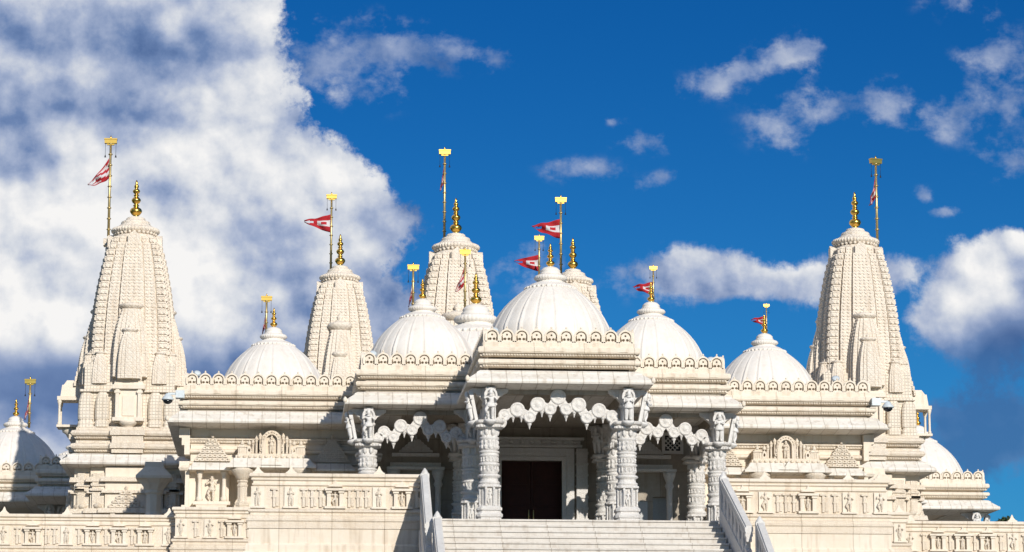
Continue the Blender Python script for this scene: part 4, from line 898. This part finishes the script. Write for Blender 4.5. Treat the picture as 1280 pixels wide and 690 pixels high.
# ------------------------------------------------------------------ terraces, stairs and boundary walls
NF = {}
def relief_wall(name, label, x0, x1, yf, zt, piers, niches, depth=.35, base=True, zlow=None, spikes=True, group='carved boundary walls of the raised terraces', sidex=None):
    """carved wall facing -y: coping, panel with pilaster strips, framed figures, plinth courses"""
    xa, xb = min(x0, x1), max(x0, x1)
    w_ = empty(name, ((xa+xb)/2, yf, zlow if zlow is not None else zt-2), label, 'wall', group)
    c = MB()
    def run(mb, prof):
        pts = [(xa, yf+depth), (xa, yf), (xb, yf), (xb, yf+depth)]; mb.sweep(pts, 0, 3, prof)
    run(c, [(-depth+.02, zt-.33), (-.02, zt-.33), (.03, zt-.30), (.03, zt-.26), (.0, zt-.25), (.0, zt-.20), (.05, zt-.17), (.05, zt-.13), (.03, zt-.12), (.10, zt-.08), (.10, zt-.03), (.07, zt), (-depth+.02, zt)])
    c.build('coping', 'lime', w_)
    if spikes:
        for px_ in piers:
            s = MB(); s.stack([([(px_-q, yf+.05-q*.6), (px_+q, yf+.05-q*.6), (px_+q, yf+.05+q*.6), (px_-q, yf+.05+q*.6)], zt+h) for q, h in ((.14, -.005), (.14, .03), (.10, .05), (.05, .11), (.012, .21))]); s.build('spike', 'lime_plain', w_)
    p = MB(); p.box(xa+.02, xb-.02, yf+.02, yf+depth-.02, zt-.90, zt-.33)
    used = sorted([(q, .19) for q in piers]+[(q, .23) for q in niches])
    xs = []; cur = xa+.12
    marks = used+[(xb+.1, .0)]
    prev = xa
    for q, hw_ in marks:
        lo, hi = prev+.03, q-hw_-.03
        n = int((hi-lo)/.205)
        if n > 0:
            for j in range(n): xs.append(lo+(hi-lo)*(j+.5)/n)
        prev = q+hw_
    for q in xs:
        p.box(q-.035, q+.035, yf-.03, yf+.03, zt-.86, zt-.42); p.box(q-.09, q+.09, yf-.045, yf+.03, zt-.43, zt-.38); p.box(q-.055, q+.055, yf-.04, yf+.03, zt-.62, zt-.59)
        p.box(q+.045, q+.115, yf-.015, yf+.03, zt-.84, zt-.60)
    p.build('panel', 'lime_band', w_)
    for q in piers:
        g = MB(); g.box(q-.17, q+.17, yf-.03, yf+.03, zt-.88, zt-.335); g.box(q-.20, q+.20, yf-.12, yf+.02, zt-.90, zt-.85)
        pr_ = g.build('pier', 'lime_plain', w_); h = MB(); v, f = FIG[int(abs(q)*7) % 3]; h.add(v, f, TR(q, yf-.05, zt-.85, 0, (.62, .5, .52)), True); h.build('figure', 'lime_carved', pr_)
    for q in niches:
        g = MB()
        for d_ in (-.16, .16): g.box(q+d_-.05, q+d_+.05, yf-.09, yf+.03, zt-.84, zt-.44); g.box(q+d_-.075, q+d_+.075, yf-.12, yf+.03, zt-.50, zt-.455)
        g.box(q-.27, q+.27, yf-.14, yf+.02, zt-.90, zt-.84); g.box(q-.27, q+.27, yf-.15, yf+.02, zt-.44, zt-.38); g.prism([(q-.2, zt-.335), (q+.2, zt-.335), (q+.06, zt-.27), (q, zt-.17), (q-.06, zt-.27)], yf-.10, yf)
        pr_ = g.build('niche', 'lime_plain', w_); h = MB(); v, f = FIG[int(abs(q)*11) % 3]; h.add(v, f, TR(q, yf-.03, zt-.84, 0, (.50, .5, .42)), True); h.build('figure', 'lime_carved', pr_)
    if base:
        b = MB(); z = zt-.90
        run(b, [(-depth+.02, z-.52), (.13, z-.52), (.13, z-.35), (.16, z-.32), (.16, z-.28), (.12, z-.26), (.12, z-.20), (.06, z-.17), (.06, z-.12), (.11, z-.09), (.11, z-.04), (.04, z-.002), (-depth+.02, z-.002)])
        b.build('base_moulding', 'lime_band', w_)
        z2 = z-.52; zl = zlow if zlow is not None else GZ
        b = MB(); run(b, [(-depth+.02, z2-.38), (.10, z2-.38), (.10, z2-.001), (-depth+.02, z2-.001)])
        run(b, [(-depth+.02, z2-.60), (.17, z2-.60), (.17, z2-.44), (.13, z2-.381), (-depth+.02, z2-.381)])
        run(b, [(-depth+.02, zl), (.22, zl), (.22, z2-.72), (.26, z2-.66), (.22, z2-.601), (-depth+.02, z2-.601)])
        zz = z2-2.1
        while zz > zl+1.0:      # string courses down the tall plinth
            run(b, [(-depth+.02, zz-.30), (.23, zz-.30), (.30, zz-.24), (.30, zz-.16), (.25, zz-.12), (.25, zz-.06), (.28, zz-.03), (.23, zz), (-depth+.02, zz)]); zz -= 1.55
        b.build('plinth', 'lime', w_)
    return w_
relief_wall('terrace_wall', 'carved cream terrace wall left of the stairs with three framed posts and small spikes on its coping', -8.10, -3.86, -2.6, .90, (-7.98, -7.13, -4.87), (-6.0, -4.28))
relief_wall('terrace_wall', 'carved cream terrace wall right of the stairs below the right wing window', 4.16, 8.33, -2.6, .87, (5.15, 7.35, 8.18), (4.55, 6.27))
relief_wall('terrace_wall', 'short carved wall below the left wing between low wall and left terrace', -10.42, -8.0, 6.9, .93, (-10.25, -9.42), (-8.72,), group='carved boundary walls of the raised terraces', spikes=False)
relief_wall('terrace_wall', 'narrow carved wall pier sticking out right of the right terrace wall', 8.2, 10.92, 6.9, .95, (10.7,), (9.3,), group='carved boundary walls of the raised terraces')
relief_wall('boundary_wall', 'long low carved wall in front of the left tower at the bottom left corner', -24, -10.44, 7.4, .74, (-19.6, -17.6, -15.35, -13.55, -10.62), (-18.6, -16.5, -14.52, -12.8, -12.05, -11.3))
relief_wall('boundary_wall', 'long low carved wall in front of the right tower at the bottom right corner', 10.94, 24, 7.4, .74, (11.12, 14.2, 16.2, 19), (11.95, 12.68, 13.42, 15.2, 17.5))
# terrace bodies and floors (stone paved platforms)
pf = MB()
pf.box(-8.0, 8.2, -2.3, 9.4, GZ, FZ-.002); pf.box(-10.3, -8.0, 7.2, 9.4, GZ, FZ-.004); pf.box(8.2, 10.85, 7.2, 9.4, GZ, FZ-.004); pf.box(-23.7, 23.7, 9.4, 56, GZ, FZ-.006); pf.box(-23.7, -10.3, 7.7, 9.4, GZ, FZ-.006); pf.box(10.85, 23.7, 7.7, 9.4, GZ, FZ-.006)
tag(pf.build('terrace_paving', 'paving'), kind='structure')
ms = MB()     # podium of the wings behind the short walls
for sg in (-1, 1): ms.box(sg*5.1, sg*10.36, 7.25, 9.6, FZ, .90)
ms.build('wing_podium', 'lime', temple)
# stairs
st = empty('staircase', (.15, -10, GZ), 'wide pale stone staircase rising to the porch', 'staircase')
s = MB(); n = int((FZ-GZ)/.17)
for k in range(n):
    y = -3.0-.30*k; z = FZ-.17*k; fl = .035*k*.3/.3*.25
    s.box(-3.62-.002*k, 3.86+min(.02*k, .45), y-.035, y+.32, z-.045, z)                        # tread with a nosing
    s.box(-3.62-.002*k, 3.86+min(.02*k, .45), y, y+.31, z-.17, z-.046)
s.box(-3.6, 3.85, -3.0+.32, -2.28, FZ-.3, FZ-.0005)
for k in range(n): s.box(-3.60, 3.84, -3.0-.30*k+.02, -2.3, FZ-.17*(k+1)-.001, FZ-.17*k-.046) if k < 0 else None
s.build('steps', 'step', st)
s = MB(); s.prism([( -3.55, 0), (3.8, 0), (3.8, .01), (-3.55, .01)], 0, .01, TR(0, 0, -20)); 
cr_ = MB(); cr_.add([(-3.55, -2.75, FZ-.20), (3.8, -2.75, FZ-.20), (3.8, -2.75-.3*n, FZ-.2-.17*n), (-3.55, -2.75-.3*n, FZ-.2-.17*n), (-3.55, -2.35, GZ), (3.8, -2.35, GZ), (3.8, -2.75-.3*n, GZ), (-3.55, -2.75-.3*n, GZ)], [(0, 1, 2, 3), (4, 7, 6, 5), (0, 4, 5, 1), (0, 3, 7, 4), (1, 5, 6, 2)])
cr_.build('stair_body', 'lime_plain', st)
def balustrade(label, xa, xb, y0, y1, z0, inner, mat_='rail'):
    """sloping stair parapet from the top newel (xa,y0,z0) down to (xb,y1)"""
    o = empty('stair_balustrade', (xa, y0, z0-1.2), label, 'balustrade', 'balustrades beside the stairs')
    L_ = math.hypot(xb-xa, y1-y0); ang = math.atan2(xb-xa, -(y1-y0)); sl_ = .17/.30
    T = TR(xa, y0, z0, 0) @ Matrix.Rotation(ang, 4, 'Z') @ Matrix.Rotation(R(-90), 4, 'Z')      # local +x runs down the stair
    def para(mb, u0, u1, zt_, zb_, w0, w1, extra=0.0):
        v = [(u0, w0, zt_-sl_*u0), (u1, w0, zt_-sl_*u1), (u1, w1, zt_-sl_*u1), (u0, w1, zt_-sl_*u0), (u0, w0, zb_-sl_*u0), (u1, w0, zb_-sl_*u1), (u1, w1, zb_-sl_*u1), (u0, w1, zb_-sl_*u0)]
        mb.add(v, [(0, 1, 2, 3), (4, 7, 6, 5), (0, 4, 5, 1), (1, 5, 6, 2), (2, 6, 7, 3), (3, 7, 4, 0)], T)
    c = MB(); para(c, 0, L_, -.05, -.15, -.105, .105); para(c, 0, L_, 0, -.05, -.075, .075); para(c, .0, L_, -.15, -.20, -.085, .085)
    cc = c.build('handrail', 'rail', o)
    p = MB(); n_ = max(1, int(L_/.36))
    para(p, 0, L_, -.80, -1.5, -.11, .11); para(p, 0, L_, -.205, -.27, -.095, .095)
    for k in range(n_):
        u0 = L_*k/n_; u1 = L_*(k+1)/n_
        para(p, u0, u0+(u1-u0)*.30, -.27, -.80, -.09, .09); para(p, u0+(u1-u0)*.30, u1, -.27, -.40, -.07, .07); para(p, u0+(u1-u0)*.30, u1, -.62, -.80, -.07, .07)
        para(p, u0+(u1-u0)*.52, u0+(u1-u0)*.74, -.40, -.62, -.06, .06)
    para(p, 0, L_, -1.5, -1.9, -.14, .14)
    p.build('panel', 'marble_carved', o)
    k = MB(); k.cbox(.06, 0, -1.6, -.06, .16, .225, T)
    k.build('newel', 'rail', o)
    k = MB(); k.lathe([(.10, -.10), (.11, -.05), (.08, .0), (.05, .05), (.01, .10)], 0, 0, 10, T); k.build('newel_cap', 'rail', o)
    return o
balustrade('left upper stair balustrade of grey stone beside the carved terrace wall', -3.72, -3.74, -3.0, -5.7, .93, 1)
balustrade('right upper stair balustrade with pierced panels, in shade', 4.0, 4.22, -3.0, -5.7, .90, -1)
balustrade('left lower stair balustrade starting behind the end of the upper one', -3.54, -3.54, -5.8, -17.5, -.44, 1)
balustrade('right lower stair balustrade stepping outward at the bottom right of the stairs', 4.47, 4.5, -5.8, -17.5, -.50, -1)

pd = empty('pedestal', (-4.07, -3.9, GZ), 'low square stone pedestal at the foot of the left terrace wall beside the stairs', 'pedestal')
b = MB(); b.box(-4.34, -3.90, -4.3, -2.85, GZ, -1.44); b.build('block', 'lime', pd); b = MB(); b.box(-4.38, -3.87, -4.34, -2.85, -1.438, -1.34); b.build('cap', 'lime_slab', pd)
# ------------------------------------------------------------------ flagpoles
def flag_mesh(kind, s):
    """swallow-tailed red pennon with white middle, billowing to -x; returns outline strips (red, white)"""
    shp = {'fall': (1.0, -1.15, .22), 'fly': (1.15, -.35, .16), 'limp': (.16, -1.1, .12), 'down': (.55, -1.0, .20)}[kind]
    return shp
def flagpole(x, y, zt, zb, label, kind='fly', s=1.0, ang=0.0, chains=True, bracket=None):
    o = empty('flagpole', (x, y, zb), label, 'flagpole', 'gilded flagpoles on the roofs')
    H = zt-zb; r = .038*s
    p = MB(); p.lathe([(r*1.1, zb), (r, zb+H*.5), (r*.9, zt-.04)], x, y, 10)
    n = max(2, int(H/(.32*s)))
    for k in range(n):
        z = zb+(k+.5)*H/n; p.lathe([(r, z-.03*s), (r*1.75, z-.012*s), (r*1.75, z+.012*s), (r, z+.03*s)], x, y, 10)
    p.build('pole', 'brass', o)
    b = MB(); ww = .185*s; T = TR(x, y, zt-.16*s, ang*.35)
    b.box(-ww, ww, -.07*s, .07*s, 0, .11*s, T); b.box(-ww*1.06, ww*1.06, -.085*s, .085*s, .11*s, .15*s, T); b.lathe([(.02*s, .15*s), (.03*s, .18*s), (.008*s, .25*s)], 0, 0, 8, T); b.box(-ww*.6, ww*.6, -.04*s, .04*s, -.05*s, 0, T)
    b.build('gold_crossbar', 'gold', o)
    if chains:
        for q in (-1, 1):
            c = MB(); a = T @ Vector((q*ww*.86, 0, 0)); c.tube([a, a-Vector((0, 0, .36*s))], .006*s, 5); c.lathe([(.008*s, .05*s), (.022*s, .0), (.03*s, -.03*s), (.004*s, -.035*s)], 0, 0, 8, TR(a.x, a.y, a.z-.40*s)); c.build('bell_chain', 'dark_metal', o)
    # flag: hoist along the pole, two tails; built as a thin folded cloth with red borders and white field
    fz = zt-.62*s if kind != 'fly' else zt-.75*s
    dx, dz, hoist = {'fall': (-.62, -.80, .62), 'fly': (-.95, -.22, .66), 'flyR': (.9, -.2, .6), 'limp': (-.12, -.75, .45), 'down': (-.30, -.80, .6)}[kind]
    nu, nv = 14, 10; gv = []
    for i in range(nu+1):
        u_ = i/nu
        for j in range(nv+1):
            v_ = j/nv
            top = Vector((0, 0, 0)); bot = Vector((0, 0, -hoist*s))
            h0 = top.lerp(bot, v_)
            tipz = dz*s*(1.0+.0*v_); wz = hoist*s*(1-u_*.86)
            mid = Vector((dx*s*u_, 0, dz*s*u_**.85))
            px_ = mid.x; pz_ = mid.z-hoist*s*v_*(1-u_*.9)**.9
            fold = .10*s*math.sin(u_*11+v_*2.6+x)*u_**.5+.045*s*math.sin(v_*9+u_*6+y)
            gv.append((x-r+px_*math.cos(ang)-0, y+fold, fz+pz_+.03*s*math.sin(u_*11+v_*3)*u_))
    striped = kind in ('fall', 'down', 'limp'); fa, wi = [], []
    for i in range(nu):
        for j in range(nv):
            q = (i*(nv+1)+j, (i+1)*(nv+1)+j, (i+1)*(nv+1)+j+1, i*(nv+1)+j+1)
            u_, v_ = (i+.5)/nu, (j+.5)/nv
            if u_ > .55 and abs(v_-.5) < (u_-.55)*.6: continue
            white = (int(v_*5.0+u_*2.2) % 2 == 1 and .08 < v_ < .92) if striped else ((.30 < v_ < .72) and u_ < .50 and not (.44 < v_ < .56 and .12 < u_ < .34))
            fa.append(q); wi.append(1 if white else 0)
    fo = MB(); fo.add(gv, fa, None, True); a = fo.build('flag', 'red', o); a.data.materials.append(MAT['white_cloth'])
    for pl, m_ in zip(a.data.polygons, wi): pl.material_index = m_
    sd = a.modifiers.new('t', 'SOLIDIFY'); sd.thickness = .006
    if bracket:
        k = MB(); k.box(x-.16, x+.16, y-.2, y+.2, zb-.02, zb+.22); k.box(min(x, x+bracket), max(x, x+bracket), y-.9, y-.1, zb-.02, zb+.16); k.lathe([(.05, zb-.26), (.09, zb-.2), (.09, zb-.1), (.05, zb-.02)], x, y-.1, 8); k.build('bracket', 'tower', o)
    return o
flagpole(-13.54, 22.9, 15.37, 11.55, 'tall flagpole on the far left tower with a striped pennon hanging away to the left', 'fall', 1.15, bracket=.7)
flagpole(13.56, 22.9, 15.13, 11.55, 'tall flagpole right of the gold finial on the right tower', 'down', 1.15, ang=.9, bracket=-.7)
flagpole(-.44, 48.7, 20.94, 16.6, 'tallest central flagpole on the rear middle tower, its flag hanging limp', 'limp', 1.35)
flagpole(-5.44, 47.9, 18.66, 15.0, 'flagpole on the rear tower left of centre with flag blown left', 'fly', 1.2)
flagpole(4.65, 47.9, 18.69, 15.0, 'taller of the two flagpoles beside the central porch dome finial, flag blown left', 'fly', 1.3)
flagpole(-3.59, 7.55, 8.24, 6.9, 'short flagpole on the left porch dome, its flag wrapped limp', 'limp', .9)
flagpole(3.57, 7.55, 8.30, 6.9, 'flagpole overlapping the finial of the right porch dome', 'fly', .62)
flagpole(-.33, 35.5, 13.96, 11.0, 'flagpole in front of the rear middle tower with a curling red flag', 'down', 1.15)
flagpole(-.22, 3.27, 8.34, 7.1, 'shorter flagpole left of the central dome finial with pennon flying left', 'fly', .72)
flagpole(-7.95, 13.5, 8.25, 6.9, 'short flagpole on the left wing dome with red flag hanging down', 'limp', .9)
flagpole(7.96, 13.5, 8.21, 6.9, 'short flagpole on the right wing dome with a small red flag', 'fly', .5)
flagpole(-17.33, 37.1, 8.83, 6.9, 'flagpole on the far left edge dome with a limp striped flag', 'limp', 1.15)

# ------------------------------------------------------------------ security cameras and roof lamps
def dome_camera(x, y, z, sg, label):
    o = empty('security_camera', (x, y, z-.3), label, 'security camera', 'dome security cameras at the wing corners')
    a = MB(); a.box(x-.13, x+.13, y-.08, y+.30, z-.10, z+.12); a.box(min(x, x+sg*.36), max(x, x+sg*.36), y-.035, y+.035, z-.01, z+.05); a.build('wall_box', 'casing', o)
    b = MB(); b.lathe([(.05, z+.03), (.08, z), (.155, z-.10), (.18, z-.13), (.18, z-.165), (.16, z-.17)], x+sg*.36, y, 20); b.build('housing', 'casing', o)
    c = MB(); c.lathe([(.15, z-.17), (.13, z-.23), (.075, z-.275), (.02, z-.29)], x+sg*.36, y, 16); c.build('lens_dome', 'glass', o)
dome_camera(-10.42, 8.55, 4.42, -1, 'white dome security camera at the outer corner of the left wing')
dome_camera(10.42, 8.55, 4.42, 1, 'white dome security camera at the outer corner of the right wing')
def roof_lamp(x, y, z, label, rz=0.0, s=1.0):
    o = empty('floodlight', (x, y, z), label, 'floodlight', 'small floodlights on the roofs')
    s *= .7; T = TR(x, y, z, rz, (s, s, s))
    a = MB(); a.lathe([(.03, 0), (.03, .25)], 0, 0, 8, T); a.box(-.02, .02, -.02, .02, .2, .3, T); a.build('stand', 'casing', o)
    Tt = T @ Matrix.Translation((0, 0, .34)) @ Matrix.Rotation(R(50), 4, 'X')
    b = MB(); b.lathe([(.05, -.12), (.11, -.08), (.155, .06), (.165, .10)], 0, 0, 16, Tt); b.build('housing', 'casing', o)
    c = MB(); c.lathe([(.15, .101), (.12, .13), (.02, .145)], 0, 0, 16, Tt); c.build('lens', 'casing', o)
roof_lamp(-1.72, .05, 4.83, 'floodlight at the left corner of the central porch roof', .3)
roof_lamp(1.45, .15, 4.83, 'floodlight at the right corner of the central porch roof', -.3)
roof_lamp(-4.85, 4.7, 4.86, 'floodlight at the left corner of the left porch roof', .3)
roof_lamp(-9.95, 9.1, 4.86, 'floodlight behind the parapet corner of the left wing roof', .3)
roof_lamp(9.35, 9.3, 4.92, 'floodlight behind the right wing parapet near the tower', -.2, 1.1)
roof_lamp(4.95, 5.4, 4.90, 'floodlight at the right corner of the right porch roof', -.2)

# ------------------------------------------------------------------ ground and trees
g = MB(); S = 3000; g.add([(-S, -S, GZ), (S, -S, GZ), (S, S, GZ), (-S, S, GZ)], [(0, 1, 2, 3)]); tag(g.build('lawn', 'grass'), kind='structure')
g = MB(); g.add([(-60, -120, GZ+.01), (60, -120, GZ+.01), (60, 7, GZ+.01), (-60, 7, GZ+.01)], [(0, 1, 2, 3)]); tag(g.build('plaza', 'concrete'), kind='structure')
def tree(x, y, h, label, seed):
    rnd = random.Random(seed)
    o = empty('tree', (x, y, GZ), label, 'tree', 'trees behind the temple')
    t = MB(); t.tube([(x, y, GZ), (x+.2, y, GZ+h*.3), (x-.1, y+.1, GZ+h*.6), (x, y, GZ+h*.9)], [.5, .4, .25, .08], 10)
    cl = []
    for k in range(16):
        a = rnd.uniform(0, 2*math.pi); zz = GZ+h*rnd.uniform(.40, .80); rr = h*.28*(1-abs((zz-GZ)/h-.6)*1.4)*rnd.uniform(.5, 1)
        e = Vector((x+rr*math.cos(a), y+rr*math.sin(a), zz)); t.tube([(x, y, zz-h*.14), tuple((Vector((x, y, zz-h*.08))+e)/2), tuple(e)], [.16, .09, .03], 6); cl.append((e, h*rnd.uniform(.08, .13)))
    t.build('trunk', 'bark', o)
    cl.append((Vector((x, y, GZ+h*.965)), h*.035)); cl.append((Vector((x, y, GZ+h*.92)), h*.05))
    c = MB()
    for e, r_ in cl:
        for k in range(420):
            d = Vector((rnd.gauss(0, 1), rnd.gauss(0, 1), rnd.gauss(0, .8))).normalized()*r_*rnd.uniform(.3, 1.1); p = e+d
            n1_ = Vector((rnd.gauss(0, 1), rnd.gauss(0, 1), rnd.gauss(0, 1))).normalized(); a = n1_.orthogonal().normalized()*rnd.uniform(.10, .2); b = n1_.cross(a).normalized()*a.length*.6
            o_ = len(c.v); c.v += [tuple(p-a), tuple(p-b), tuple(p+a), tuple(p+b)]; c.f.append((o_, o_+1, o_+2, o_+3)); c.sm.append(False)
    c.build('crown', 'leaf', o)
tree(32.3, 80, 16.6, 'dark leafy tree behind the right end of the temple', 3)
